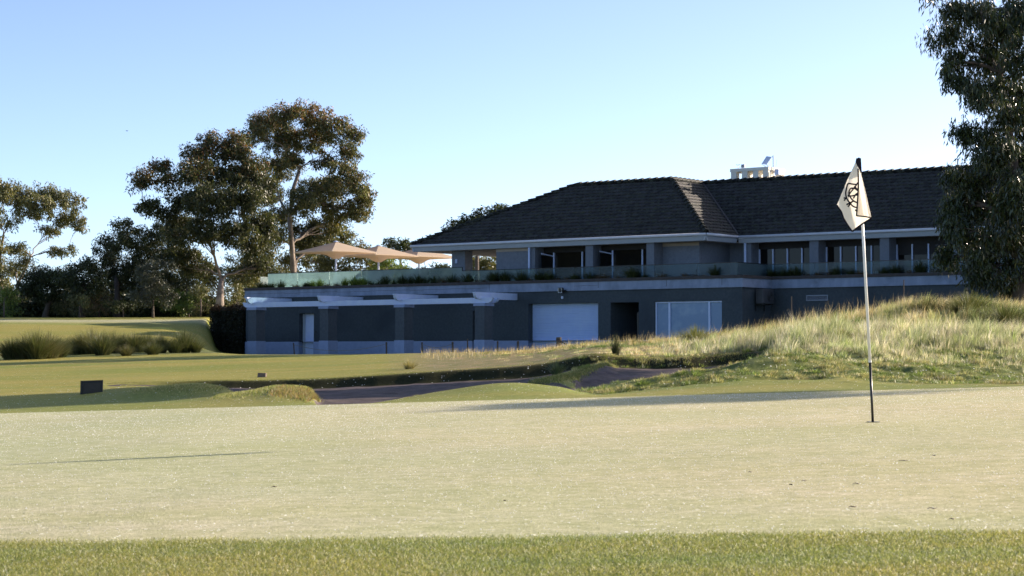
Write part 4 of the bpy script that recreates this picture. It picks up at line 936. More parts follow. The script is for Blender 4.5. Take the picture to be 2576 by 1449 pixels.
def bez(a, b, c, n=6): return [a*(1-t)**2+b*2*t*(1-t)+c*t*t for t in np.linspace(0, 1, n)]
def tree(name, label, cat, Y, base, trunk, forks, blobs, palette=GUM, group=None, leaf=.16, per=60, crad=.42, dens=1., droop=.5, r0=.30,
         bark='bark', mat='leaf', asp=.24, kdepth=.8, twigs=True, flat=.65, seed=0):
    """base (x,y) px; trunk: px polyline from base up; forks: index; blobs: (x,y,rx,ry[,dy][,tint]) px at distance Y"""
    global rng
    keep = rng; rng = np.random.default_rng(seed+hash_name(label))
    s = Y/5000.; B = atY(base[0], base[1], Y); gz = zg(B.x, Y); B.z = min(B.z, gz)
    t = empty(name, B, 0, label, cat, group)
    P = [Vector((0, 0, -.15))]
    for i, q in enumerate(trunk):
        w_ = atY(q[0], q[1], Y)-B; w_.y = (rng.random()-.5)*.3*i; P.append(w_)
    n = len(P); mb = MB()
    rr = [r0*(1.15 if i == 0 else .85-.5*i/n) for i in range(n)]
    # smooth trunk
    mb.tube(P, rr, 9); top = P[-1]; cen = []; crd = []; tnt = []
    nodes = [(p, r_*.62, 0.) for p, r_ in zip(P[1:], rr[1:])]
    def bc(bl): return (atY(bl[0], bl[1], Y)-B-P[-1]).length
    for bl in sorted(blobs, key=bc):
        x, y, rx, ry = bl[:4]; dy = bl[4] if len(bl) > 4 else rng.uniform(-1, 1)*.6; tint = bl[5] if len(bl) > 5 else 0
        c = atY(x, y, Y)-B; RX, RZ = rx*s, ry*s; RY = kdepth*(RX+RZ)/2*1.1; c = Vector((c.x, dy*2.2, c.z))
        # limb: leaves the trunk below the blob
        def cost(nd_):
            v_ = c-nd_[0]; return v_.length*(1+max(0., -v_.z/(v_.length+1e-6)+.25)*1.6)+nd_[2]*.22
        src, ra, gen = min(nodes, key=cost)
        L = (c-src).length; ctrl = src+(Vector((0,0,1))*.38+(c-src).normalized()*.42)*L*.6; ctrl += Vector(rng.normal(0, .10, 3))*L
        limb = bez(src, ctrl, c, 8)
        for q_ in range(1, 7): limb[q_] = limb[q_]+Vector(rng.normal(0, .022, 3))*L
        rad_ = np.linspace(ra, max(ra*.42, .02), 8); mb.tube(limb, rad_, 6, cap=False)
        nodes += [(limb[q_], rad_[q_]*.85, gen+L*q_/7) for q_ in (3, 5, 7)]
        vol = RX*RY*RZ*4.2; k = int(max(6, dens*vol**.80/(crad**2.0)*2.1))
        d = rng.normal(0, 1, (k, 3)); d /= np.linalg.norm(d, axis=1)[:, None]; d *= (rng.random((k, 1))**.40)*rng.uniform(.85, 1.22, (k, 1))
        q = np.array(c)+d*np.array([RX, RY, RZ]); 
        cen.append(q); crd.append(np.full(k, crad)*rng.uniform(.6, 1.35, k)); tnt.append(np.full(k, tint)*np.clip(.6+d[:, 2], 0, 1.3))
        if twigs:
            for v in q[::2]:
                a = limb[int(rng.integers(3, 8))]; v = Vector(v); mid = (a+v)/2+Vector(rng.normal(0, .08, 3))*(v-a).length
                mb.tube(bez(a, mid, v, 4), np.linspace(min(ra*.4, .035), .010, 4), 4, cap=False)
    mb.build('trunk', M[bark], t, smooth=True)
    cen = np.concatenate(cen); crd = np.concatenate(crd); tnt = np.concatenate(tnt)
    V, F, cl = leaves(cen, crd, int(per*1.35), leaf, palette, droop, asp, flat, tnt)
    mesh_np('crown', V, [F], M[mat], t, col=cl)
    rng = keep; return t
def hash_name(sx_): return sum(ord(c)*(i+1) for i, c in enumerate(sx_)) % 99991

# the two big gums beside the terrace
tree('gum_tree', 'tallest gum tree, rust tinted crown rising behind the tan umbrellas', 'tree', 122, (738,790), [(738,740),(738,690),(735,620),(728,545),(740,470),(752,430)], [],
  [(668,300,52,34,.3,.55),(735,290,48,32,-.4,.7),(790,300,48,34,0,.9),(700,345,62,34,.6,.2),(780,345,50,30,.3,.6),(812,402,34,20,.2,.4),(735,395,34,22,-.3,.3),(850,330,46,30,-.3,.3),(890,350,26,30,0,.2),(868,385,34,26,.3,.2),(650,345,34,30,-.6,.2),
   (690,410,58,36,1.0),(660,470,46,40,.8),(800,470,60,32,.6),(770,510,50,34,-.5),(850,470,40,32,0,.15),(895,460,38,34,-.4,.3),(915,495,34,30,.2,.3),(905,540,36,26,0,.2),(850,520,52,28,.4),(810,560,56,30,.9),
   (700,545,44,32,.4),(750,590,40,30,.8),(690,600,40,30,-.4),(790,610,52,28,.8),(860,420,34,24,-.2,.1)],
  palette=GUM, leaf=.17, per=52, crad=.36, dens=1.0, r0=.25, droop=.75, flat=.9, seed=3)
tree('gum_tree', 'broad dark gum tree with pale forked trunk left of the tallest gum', 'tree', 112, (552,790), [(553,757),(554,728),(555,705)], [],
  [(365,445,34,24,.2,.5),(405,425,34,22,-.2,.6),(345,462,22,16,0,.2),(420,455,38,20,.2,.3),(390,525,36,24,-.2),(430,540,34,24,.2),(370,520,24,16,0),
   (500,390,46,30,0,.5),(545,375,48,30,.3,.5),(600,380,48,30,.4,.4),(490,440,48,34,-.5,.2),(555,440,60,40,.2,.1),(620,430,58,42,.3,.2),(480,500,44,36,.2),(540,510,64,42,-.7),(610,510,62,44,-.5),(660,480,40,36,.2),
   (470,570,48,30,.4),(530,580,56,36,-.6),(600,585,56,38,-.3),(650,560,44,34,.2),(450,600,40,26,-.4),(470,640,40,22,.5),(640,620,46,28,.3),(670,570,34,30,.4),(430,560,40,30,.6),(440,640,44,30,.5),(640,670,44,28,.6),(480,670,40,24,.7),(520,350,30,16,0,.5),(590,345,30,16,.2,.5),(450,500,30,26,.3)],
  palette=mkpal([(.050,.062,.024),(.075,.082,.032),(.035,.045,.018),(.105,.10,.045)], [3,3,3,1]), leaf=.17, per=52, crad=.36, dens=1.1, r0=.32, droop=.65, flat=.9, seed=5)
for (x, y2, r_) in ((0,0,0),): pass
tree('gum_tree', 'light green gum foliage directly behind the tan umbrellas', 'tree', 128, (830,800), [(830,740),(832,690)], [],
  [(800,600,46,34),(850,600,50,32),(890,625,44,28,0,.2),(920,635,34,26),(780,650,50,34),(840,665,54,34),(900,670,46,30),(940,672,38,28),(740,655,40,36),(800,690,50,26),(860,700,50,22)],
  palette=OLIVE, leaf=.17, per=70, crad=.48, dens=.75, r0=.2, seed=9)
tree('gum_tree', 'loose olive gum tree filling the gap under the tallest gum', 'tree', 135, (690,800), [(688,740),(684,700)], [],
  [(655,640,44,34),(690,670,46,34),(650,700,44,30),(720,700,44,28),(620,670,40,34),(610,720,40,28),(680,725,50,20)], palette=OLIVE, leaf=.18, per=60, crad=.5, dens=.6, r0=.2, seed=12)
tree('gum_tree', 'young bright green tree seen under the middle umbrella', 'tree', 126, (985,800), [(985,740),(985,700)], [],
  [(960,665,34,26),(995,670,30,26),(950,700,34,22),(990,700,30,18)], palette=LIME, leaf=.15, per=60, crad=.4, dens=.75, r0=.1, seed=13)
# behind the terrace and roof
tree('distant_tree', 'dark rounded treetop between the middle umbrella and the roof', 'tree', 165, (1010,800), [(1010,720),(1008,660)], [],
  [(990,618,26,16),(1020,612,26,16),(1038,625,20,14),(1000,640,22,12),(1005,680,34,20),(985,700,36,18),(1040,690,30,22)], palette=DARK, leaf=.26, per=60, crad=.55, dens=.9, r0=.2, bark='darkbark', seed=15)
tree('distant_tree', 'dark trees seen under the hidden peak umbrella', 'tree', 160, (1090,800), [(1090,740),(1090,700)], [],
  [(1070,690,34,22),(1105,685,34,22),(1130,690,30,24),(1065,615,20,12),(1085,608,16,9)], palette=DARK, leaf=.24, per=60, crad=.5, dens=.9, r0=.2, bark='darkbark', seed=16)
tree('distant_tree', 'sunlit tree visible through the open veranda corner', 'tree', 150, (1220,800), [(1218,730),(1215,690)], [],
  [(1195,660,30,26),(1230,655,34,26),(1260,665,34,28),(1210,692,40,20),(1250,700,40,18),(1300,680,40,30)], palette=OLIVE, leaf=.22, per=60, crad=.5, dens=.9, r0=.2, bark='darkbark', seed=17)
tree('distant_tree', 'treetop showing over the left slope of the tiled roof', 'tree', 140, (1200,800), [(1200,700),(1200,600)], [],
  [(1130,578,22,14),(1155,558,22,16),(1180,560,24,18),(1215,540,26,18),(1245,530,26,16),(1275,528,18,12),(1165,580,30,20),(1210,575,40,24),(1250,560,36,20)], palette=DARK, leaf=.22, per=60, crad=.42, dens=1., r0=.22, bark='darkbark', seed=18)
# left side
tree('gum_tree', 'pale trunked gum tree with airy olive crown at far left', 'tree', 140, (42,790), [(43,750),(44,715),(62,680),(80,645)], [],
  [(60,490,40,20),(100,480,44,20),(150,490,42,22),(185,510,28,24),(120,520,56,26),(185,545,26,22),(75,530,44,26),(40,500,34,22),(150,545,40,20),(195,575,16,18),(120,575,40,16),(150,632,36,14),(180,630,20,9),(50,630,34,22),(70,660,30,18),(30,680,30,24)],
  palette=OLIVE, leaf=.18, per=42, crad=.34, dens=.72, r0=.17, droop=.9, flat=.95, seed=21)
tree('gum_tree', 'leaning gum tree cut off by the left edge of the photo', 'tree', 138, (20,788), [(10,740),(-4,700),(0,640),(8,590)], [],
  [(0,490,34,22),(20,475,34,18),(-10,540,40,24),(15,560,26,14),(-20,620,40,34),(0,660,26,22),(8,700,22,24),(-10,730,30,30),(-30,470,34,24)], palette=OLIVE, leaf=.20, per=60, crad=.46, dens=.9, r0=.17, droop=.7, seed=22)
tree('bushy_tree', 'low round dark tree with leaning trunk beside the pale gum', 'tree', 120, (112,790), [(120,770),(132,745)], [],
  [(80,700,34,28),(115,690,40,28),(150,700,32,32),(90,735,42,26),(135,735,38,26),(60,720,20,22)], palette=DARK, leaf=.15, per=80, crad=.42, dens=1.25, r0=.2, bark='darkbark', mat='leafdk', seed=23)
tree('bushy_tree', 'small dark tree with spreading bare lower branches', 'tree', 118, (208,790), [(206,765),(204,745)], [],
  [(190,672,26,22),(225,672,28,24),(170,700,30,24),(210,705,40,26),(245,700,26,26),(215,730,44,16)], palette=DARK, leaf=.16, per=75, crad=.40, dens=1.1, r0=.16, bark='darkbark', mat='leafdk', seed=24)
tree('bushy_tree', 'tall dark green tree between the small dark tree and big gum', 'tree', 121, (295,790), [(295,750),(292,700)], [],
  [(290,590,32,24),(325,580,34,22),(270,620,30,28),(330,620,44,34),(375,590,36,26),(280,665,38,32),(330,670,44,34),(380,650,42,40),(290,710,40,30),(345,715,44,30),(400,700,40,34),(420,620,34,30),(400,575,30,18)],
  palette=mkpal([(.035,.048,.018),(.055,.065,.024),(.085,.085,.035)], [3,3,1.5]), leaf=.16, per=85, crad=.46, dens=1.05, r0=.26, bark='darkbark', mat='leafdk', seed=25)
tree('shrub', 'tall grey green shrub in front of the dark tree', 'shrub', 112, (385,792), [(385,770),(385,750)], [],
  [(370,680,34,26),(400,670,34,24),(385,710,42,26),(360,740,36,24),(405,740,36,24)], palette=GREY, leaf=.12, per=80, crad=.38, dens=1.0, r0=.08, bark='darkbark', mat='leafdk', seed=26)
# shrubs along the far side of the second green
SH = [(10,742,26,24,LIME,'bright shrub at the foot of the leaning gum'),(75,770,30,16,LIME,'low green shrub under the round dark tree'),(160,768,34,16,OLIVE,'dry olive shrub right of the leaning dark trunk'),
 (250,752,36,22,mkpal([(.16,.12,.07),(.10,.11,.045),(.20,.14,.08)],[2,2,1]),'brownish shrub beneath the small dark tree'),(310,768,40,18,DARK,'low dark shrub under the tall dark tree'),(360,762,36,22,DARK,'dark shrub at the foot of the grey green shrub'),
 (430,745,34,28,LIME,'bright green shrub left of the big gum trunk'),(475,755,34,22,LIME,'yellow green shrub beside the pale forked trunk'),(505,735,30,22,OLIVE,'olive shrub behind the forked trunk'),
 (600,740,34,24,OLIVE,'tan olive shrub between the forked trunk and terrace'),(420,700,30,28,DARK,'dark shrub mass under the left limb of the big gum'),(470,690,40,30,OLIVE,'mid height olive shrub behind the bright shrubs'),
 (640,745,30,24,DARK,'dark shrub at the left end of the terrace'),(200,756,30,14,OLIVE,'small olive shrub behind the bare lower branches')]
for i, (x, y, rx, ry, pl_, lb) in enumerate(SH):
    tree('shrub', lb, 'shrub', 116+(i*7 % 9), (x, 792), [(x, y+ry*.6)], [], [(x-rx*.4,y,rx*.7,ry*.8),(x+rx*.4,y+2,rx*.7,ry*.8),(x,y-ry*.3,rx*.6,ry*.7),(x,785-ry*.4,rx,ry*.7)], palette=pl_, leaf=.13, per=60, crad=.36, dens=1.0, r0=.05, bark='darkbark', mat='leafdk', seed=40+i)

HE = [(25,775,40,16,DARK,'dark undergrowth at the far left edge of the trees'),(60,752,36,30,OLIVE,'olive undergrowth behind the pale gum trunk'),(130,770,40,18,DARK,'dark undergrowth right of the round dark tree'),(185,740,44,30,OLIVE,'olive undergrowth behind the bare lower branches'),
 (240,775,44,16,DARK,'low dark undergrowth under the brownish shrub'),(270,740,40,34,DARK,'dark undergrowth left of the tall dark tree'),(345,745,44,34,DARK,'dark undergrowth under the tall dark tree crown'),(395,775,44,16,DARK,'low dark growth before the grey green shrub'),
 (450,728,44,34,DARK,'dark backing shrub under the big gum'),(520,700,40,40,OLIVE,'tall olive shrub behind the forked trunk'),(575,770,44,20,DARK,'dark low shrub right of the forked trunk base'),(610,690,44,40,OLIVE,'tall olive shrub right of the forked trunk'),(655,690,40,44,OLIVE,'tall olive shrub left of the tallest gum trunk'),(480,778,50,13,LIME,'strip of tall bright grass beside the hedge')]
for i, (x, y, rx, ry, pl_, lb) in enumerate(HE):
    tree('shrub', lb, 'shrub', 122+(i*5 % 11), (x, 792), [(x, y+ry*.6)], [], [(x-rx*.5,y,rx*.7,ry),(x+rx*.5,y+2,rx*.7,ry),(x,y-ry*.2,rx*.7,ry*.9),(x,max(y,785-ry*.5),rx,ry*.7)], palette=pl_, leaf=.17, per=60, crad=.45, dens=.9, r0=.05, bark='darkbark', mat='leafdk', seed=140+i)

def undergrowth():
    n = 60000; Y = rng.uniform(121, 127, n); u = rng.uniform(-250, 560, n); X = (u-1288)/5000*Y
    H = .5+1.1*fbm(X*.5, Y*.3, 95, 3); Z = zt(X, Y)+H*rng.random(n)
    V, F, cl = leaves(np.stack([X, Y, Z], -1), np.full(n, .15), 1, .22, DARK, .3, .35, 1.)
    tag(mesh_np('undergrowth', V, [F], M['leafdk'], col=cl), 'dark low undergrowth along the foot of the far trees', 'undergrowth', kind='stuff')
undergrowth()
# the big weeping gum on the mound, right
tree('gum_tree', 'dark weeping gum tree on the grassy mound at the right edge', 'tree', 70, (2572,790), [(2566,765),(2560,730),(2578,690),(2590,600),(2560,470),(2540,330),(2530,180),(2540,40)], [],
  [(2365,20,36,34),(2385,75,46,40,.3),(2455,40,60,50,-.3),(2535,60,70,60,.3),(2605,20,70,60),(2415,150,40,36),(2485,130,60,46,.5),(2565,150,70,56,-.4),(2445,210,36,34,.3),(2415,190,30,26),(2515,220,56,40),(2595,240,60,56,.5),
   (2475,270,44,28),(2435,245,26,24),(2545,300,56,44,-.4),(2615,340,60,60),(2495,330,44,34,.3),(2455,345,34,26),(2415,330,20,18),(2505,390,56,40,-.4),(2445,400,34,30),(2575,410,60,50,.4),(2465,450,54,40),(2415,440,28,24),(2535,470,64,46,-.5),(2615,480,60,60,.2),
   (2415,500,34,34),(2485,520,60,44,.4),(2395,540,34,30,.2),(2555,540,64,46),(2385,590,34,32,-.3),(2445,590,56,40,.3),(2515,600,60,42,-.4),(2585,600,60,50),(2400,640,34,26),(2455,655,50,34,-.2),(2525,665,52,34,.4),(2595,670,50,44,-.3),(2445,700,34,24),(2505,715,40,24),(2565,715,36,26),(2635,150,60,80),(2655,420,60,90),(2655,640,60,80)],
  palette=mkpal([(.024,.038,.010),(.038,.054,.015),(.064,.078,.022),(.034,.044,.016)], [3,3,1.2,1]), leaf=.19, per=105, crad=.40, dens=.92, r0=.30, droop=1.5, mat='leafglossy', bark='darkbark', asp=.15, flat=1.1, kdepth=.8, seed=31)
# gums out of frame to the right: their long morning shadows lie over the bunkers and across the green
def shade_tree(X, Y, z0, z1, wd, label, seed, dens=1., r0=.16):
    """z0..z1: crown extent above eye level"""
    s = Y/5000.; u0 = 1288+X/s; g = zg(X, Y); py = lambda z: 889.5-z/s
    bl = []; H = z1-z0; k = max(2, round(H/1.5)); ry = H/k*.62; q = np.random.default_rng(seed)
    for i in range(k):
        z = z0+ry+(H-2*ry)*i/max(1, k-1); tp = min(1, 1.15-.5*i/k)
        for o in (-.5, .5, 0): bl.append((u0+q.uniform(-.5,.5)/s, py(z), wd*.52*tp/s, ry/s, o*wd/2.2))
    tree('gum_tree', label, 'tree', Y, (u0, py(g)), [(u0, py((g+z0)/2)), (u0+.2/s, py(z0)), (u0, py((z0+z1)/2))], [], bl, palette=GUM, leaf=.22, per=60, crad=.5, dens=dens, r0=r0, droop=.8, twigs=False, kdepth=.9, seed=seed)
shade_tree(27.0, 46.5, 9.2, 13.2, 3.7, 'broad high crowned gum standing out of frame beyond the right edge', 71, 1.7)
shade_tree(27.4, 34.0, 8.5, 9.9, 1.0, 'slim gum standing out of frame beside the broad one', 72, 1.6, .07)
# gums left of the frame: the upper windows mirror them
for i, (X, Y) in enumerate(((-58, 78), (-64, 70), (-56, 88), (-68, 60))):
    u0 = 1288+X/Y*5000; s_ = Y/5000.
    tree('gum_tree', ['dark gum out of frame left, nearest the far green', 'dark gum out of frame left beside the nearest one', 'tall gum out of frame left, farthest back', 'dark gum out of frame left, nearest the camera'][i], 'tree', Y, (u0, 890), [(u0, 889.5-3/s_), (u0, 889.5-7/s_)], [],
      [(u0+dx/s_, 889.5-z/s_, 3.6/s_, 2.6/s_, dy) for dx, z, dy in ((-3,4,.5),(3,4,-.8),(0,7,0),(-2.5,9,.6),(2.5,9.5,-.4),(0,12,0),(0,3,1))], palette=DARK, leaf=.5, per=30, crad=.9, dens=.9, r0=.4, bark='darkbark', twigs=False, seed=80+i)

# ------------------------------------------------------------------ hedge beside the building
def hedge():
    p = LW(0, 0, 0); t = empty('hedge', LW(-1.3, 3, -.1), ANG, 'dense dark clipped hedge with reddish top against the building corner', 'hedge')
    X0, X1, Y0, Y1, H = -1.25, .98, -2.9, 4, 2.42
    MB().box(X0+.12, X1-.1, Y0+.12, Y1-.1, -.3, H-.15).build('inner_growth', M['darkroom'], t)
    n = 52000; f = rng.choice(5, n, p=[.34,.16,.2,.1,.2]); a = rng.random((n, 3)); P = np.stack([X0+(X1-X0)*a[:,0], Y0+(Y1-Y0)*a[:,1], (H+.1)*a[:,2]-.1], -1)
    P[f==0,1] = Y0; P[f==1,0] = X0; P[f==2,0] = X1; P[f==3,1] = Y1; P[f==4,2] = H
    P += rng.normal(0, .055, (n, 3)); P[:, 2] += .08*np.sin(P[:, 0]*5+P[:, 1]*2)*(P[:, 2] > 2)
    V, F, cl = leaves(P, np.full(n, .04), 1, .07, mkpal([(.018,.022,.012),(.03,.032,.016),(.04,.03,.02)], [3,3,1]), .1, .55, 1.)
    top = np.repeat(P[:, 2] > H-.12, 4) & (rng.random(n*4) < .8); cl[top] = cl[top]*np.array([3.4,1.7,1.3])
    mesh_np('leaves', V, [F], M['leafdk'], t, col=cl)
hedge()

# ------------------------------------------------------------------ tufts
ORD = ['first','second','third','fourth','fifth','sixth','seventh','eighth','ninth','tenth','eleventh','twelfth','thirteenth','fourteenth','fifteenth','sixteenth','seventeenth','eighteenth','nineteenth','twentieth',
 'twenty first','twenty second','twenty third','twenty fourth','twenty fifth','twenty sixth','twenty seventh','twenty eighth','twenty ninth','thirtieth']+['thirty '+k for k in ('first','second','third','fourth','fifth','sixth','seventh','eighth','ninth')]+['fortieth']
DKT = ([(.030,.045,.018),(.045,.06,.022),(.07,.08,.03)], [3,3,1]); YLT = ([(.16,.22,.04),(.24,.28,.06),(.10,.15,.03)], [3,2,2]); BRT = ([(.10,.075,.045),(.14,.10,.06)], [2,1])
pt = [tuft_mesh('grass_plant', 240, 1., .75, *DKT, bw=.035, droop=.6), tuft_mesh('grass_plant', 200, 1., 1.0, *DKT, bw=.035, droop=.9), tuft_mesh('grass_plant', 240, 1., .7, *YLT, bw=.035, droop=.5), tuft_mesh('grass_plant', 130, 1., 1.3, *BRT, bw=.045, droop=.9)]
# (photo x, height m, kind) along the planter: dark 0/1, yellow-green 2, low brown 3
PL = [(1045,.42,0),(1065,.36,1),(1087,.34,0),(1121,.42,1),(1183,.26,3),(1217,.26,0),(1230,.32,0),(1247,.36,2),(1275,.42,2),(1308,.26,3),(1345,.26,3),(1380,.42,2),(1418,.48,2),(1436,.38,2),(1455,.44,2),(1482,.28,1),(1515,.24,1),
 (1540,.48,0),(1577,.30,1),(1606,.50,0),(1635,.44,1),(1673,.52,0),(1700,.34,1),(1738,.44,1),(1775,.36,3),(1806,.50,1),(1835,.22,3),(1873,.50,1),(1907,.2,3),(1938,.22,3),(1975,.56,0),(2020,.58,0),(2085,.56,1),(2117,.2,3),(2155,.5,0),(2197,.5,1),(2226,.2,3)]
PR = [(2268,.22,3),(2300,.36,1),(2355,.42,1),(2390,.25,3),(2420,.3,3),(2470,.2,3),(2532,.56,0),(2575,.26,1),(2650,.28,3),(2740,.26,3),(2780,.18,3),(2855,.5,0),(2812,.16,3)]
PB = [(2982,.26,3),(3034,.42,0),(3090,.34,1),(3130,.4,1),(3155,.42,0),(3185,.5,0),(3230,.2,3),(3270,.26,3),(3315,.28,3),(3345,.46,0),(3402,.36,1),(3440,.26,3),(3539,.38,1),(3582,.44,0),(3640,.24,3),(3680,.52,0),(3745,.3,3),(3800,.4,1)]
used = [0]*4; PSC = 1.3
KN = ['dark green spiky', 'dark arching', 'bright yellow green', 'low withered brown']
def planter(lst, dd, where, ref):
    cnt = 0
    for x, h, k in lst:
        dz = dd-.12; s = S(x, dz, 1120)
        if dd > 1 and s < sc1: s = sc1-.2+.1*cnt
        loc = LW(s, dz+rng.uniform(-.04, .1), zct-.06); src = pt[k]
        lb = f'{KN[k]} plant, {ORD[cnt]} from the {where}'; cnt += 1
        if not used[k]: used[k] = 1; o = src; o.location = loc; h *= PSC; o.scale = (h*1.05,)*3; o.rotation_euler = (0,0,rng.uniform(0,6)); tag(o, lb, 'plant', 'grassy plants along the terrace planter')
        else: h *= PSC; place_copy(src, loc, (h*1.05*rng.uniform(.9,1.15), h*1.05, h*rng.uniform(1.,1.15)), rng.uniform(0, 6), lb, 'plant', 'grassy plants along the terrace planter')
planter(PL, .36, 'left end of the terrace planter', 0)
planter(PR, .36, 'floodlight along the planter', 0)
planter(PB, gstep+.36, 'step in the terrace edge', 0)

# rushes in the hollow left of the building
RSH = ([(.075,.095,.035),(.105,.12,.05),(.15,.145,.07),(.05,.065,.025)], [3,3,2,2])
RSH2 = ([(.13,.125,.06),(.10,.115,.045),(.17,.14,.075)], [3,3,1.5])
rp = [tuft_mesh('rush_clump', 1000, 1., .75, *RSH, bw=.015, droop=.5), tuft_mesh('rush_clump', 950, 1., .95, *RSH2, bw=.015, droop=.6), tuft_mesh('rush_clump', 1000, 1., .62, *RSH, bw=.015, droop=.25)]
RU = [(30,895,1.9,62,0,'grey green rush clump farthest left in the hollow'),(62,903,2.0,62,1,'large olive rush clump near the left edge of the hollow'),(92,905,2.3,61.5,0,'tall dark rush clump in the front left group'),(122,902,2.0,62,1,'olive rush clump right of the tall front left one'),(150,896,1.7,63,0,'rush clump ending the front left group'),
 (142,886,1.3,66,2,'dark rush clump behind the front left group'),(170,882,1.5,67,1,'leafy olive clump behind the grassy hollow'),(205,885,1.9,66,0,'tall rush clump at the middle of the hollow'),(232,884,2.2,66,1,'tallest reddish olive clump at the middle'),(258,888,1.9,64.5,0,'dark based clump in front of the tallest one'),(285,882,1.8,67,1,'feathery olive clump right of the middle'),
 (312,882,1.7,67,2,'upright rush clump in the back row'),(342,884,1.8,66.5,0,'dark rush clump in the back row'),(372,884,1.7,67,2,'upright rush clump before the pale bank'),(318,891,1.0,63.5,1,'small rounded tuft standing forward alone'),(385,893,1.1,64,0,'low tuft on the right side of the hollow'),
 (405,888,1.7,66,2,'spiky dark rush clump toward the building'),(440,890,1.4,65.5,0,'shaded rush clump toward the hedge'),(465,890,1.9,66,2,'tall shaded rush clump nearest the hedge'),(492,892,1.2,66,0,'short shaded tuft next to the hedge')]
ru = [0]*3
for x, y, h, Yd, k, lb in RU:
    X = (x-1288)/5000*Yd; h *= .46; loc = (X, Yd, zg(X, Yd)-.03)
    if not ru[k]: ru[k] = 1; o = rp[k]; o.location = loc; o.scale = (h*1.15, h, h); tag(o, lb, 'rush clump', 'rush clumps in the hollow')
    else: place_copy(rp[k], loc, (h*rng.uniform(1.0,1.4), h, h*rng.uniform(.95,1.1)), rng.uniform(0,6), lb, 'rush clump', 'rush clumps in the hollow')
# single tussocks on and around the mound
TS = ([(.030,.045,.020),(.05,.06,.03),(.08,.085,.045)], [3,2,1])
for i, (x, Yd, h, sp, n, c_, lb) in enumerate([(1549,39.4,.36,.15,150,TS,'dark spiky tussock standing on the bunker edge'),(2012,39.5,.17,.34,800,([(.10,.17,.04),(.16,.22,.06),(.06,.10,.03)],[3,2,2]),'bright green low tussock at the right end of the bunker'),
  (2115,37.6,.22,.42,900,([(.20,.24,.08),(.35,.32,.16),(.12,.16,.05)],[3,2,2]),'rounded green tussock left of the flag pole'),(1400,37.2,.22,.22,260,([(.10,.14,.07),(.18,.2,.11)],[2,1]),'pale wispy tussock on the shaded bunker tongue'),(1750,47,.36,.6,700,([(.13,.16,.06),(.22,.22,.10)],[2,2]),'greenish tussock below the blue film window'),
  (1030,41.5,.2,.22,260,([(.38,.34,.18),(.28,.26,.12)],[2,2]),'dry golden tussock where the long grass begins'),(2440,50,.5,.9,1500,([(.07,.09,.03),(.12,.13,.05),(.18,.16,.07)],[3,3,1]),'wide dark green tussock in the hollow of the mound'),(2330,50.5,.42,.7,1100,([(.08,.10,.04),(.16,.16,.07)],[3,2]),'dark tussock behind the pale ridge right of the pole'),
  (2530,48,.5,.8,1300,([(.06,.08,.03),(.12,.12,.05)],[3,2]),'dark tussock under the weeping gum branches')]):
    X = (x-1288)/5000*Yd; o = tuft_mesh('grass_tussock', n, h*1.5, sp*1.2, *c_, bw=.010, droop=.6); o.location = (X, Yd, zg(X, Yd)-.02); tag(o, lb, 'tussock')

# ------------------------------------------------------------------ flag and pole
P0 = None
for Yq in np.arange(12, 24, .002):
    p = atY(2197, 1062, Yq)
    if p.z < zg(p.x, Yq): P0 = Vector((p.x, Yq, zg(p.x, Yq))); break
P1 = atY(2160.5, 396, P0.y+.04)
print('pole', P0, P1)
fp = empty('flagstick', P0, 0, 'leaning white and black golf flagstick standing in the cup on the green', 'flagstick')
v = P1-P0; fr_ = (1062-910)/(1062-396.)
MB().tube([(0,0,-.1), v*fr_], .0105, 12).build('lower_shaft', M['poleblack'], fp, smooth=True)
MB().tube([v*fr_, v*.985], .0115, 12).build('upper_shaft', M['polewhite'], fp, smooth=True)
m = MB(); m.tube([v*.985, v*.990, v*.994, v*.999, v*1.0], [.006,.013,.014,.008,.002], 8); m.build('finial', M['poleblack'], fp, smooth=True)
MB().tube([v*(fr_-.004), v*(fr_+.004)], .0130, 12).build('joint_ring', M['polewhite'], fp)
m = MB(); m.tube([(0,0,.001),(0,0,.004)], .054, 24); m.build('cup_rim', M['poleblack'], fp)
# flag: draped cloth traced in its own hanging plane, folded over at the right, with thickness of folds
px = .00203*.992*(P0.y/16.)   # metres per photo pixel at the pole
def fpt(x, y, d=0.):          # crop pixel (origin 3300,600 scale 4.025) -> metres from the pole foot, d = towards the camera
    X, Z = 3300+x/4.025, 600+y/4.025; r = ray(X, Z); return r*((P0.y-d)/r.y)-P0
fg = empty('flag', P0, 0, 'limp white golf flag with black border and interlaced black monogram', 'flag')
def cloth(name, rows, mat, d0, amp, ph, th=0.):
    """rows: list of (left(x,y), right(x,y)); wavy sheet"""
    m = MB(); K = 14; vs = []
    # refine rows
    R_ = []
    for a, b in zip(rows, rows[1:]):
        for t in np.linspace(0, 1, 6, endpoint=False): R_.append([[a[i][k]*(1-t)+b[i][k]*t for k in (0,1)] for i in (0,1)])
    R_.append(rows[-1])
    for j, (l, r) in enumerate(R_):
        g = j/len(R_)
        for k in range(K+1):
            f = k/K; x = l[0]*(1-f)+r[0]*f; y = l[1]*(1-f)+r[1]*f
            vs.append(fpt(x, y, d0+amp*g*math.sin(ph+f*7+g*1.2)+amp*.5*math.sin(f*13+ph)*g))
    m.add(vs, [(j*(K+1)+k, j*(K+1)+k+1, (j+1)*(K+1)+k+1, (j+1)*(K+1)+k) for j in range(len(R_)-1) for k in range(K)])
    return m.build(name, mat, fg, smooth=True)
main_rows = [((492,192),(520,262)),((430,330),(560,330)),((360,480),(590,440)),((285,660),(610,560)),((190,888),(640,700)),((262,990),(690,850)),((300,1100),(715,960)),((360,1200),(748,1095)),((440,1316),(600,1190)),((441,1318),(450,1312))]
cloth('cloth', main_rows, M['flagcloth'], .030, .014, 1.)
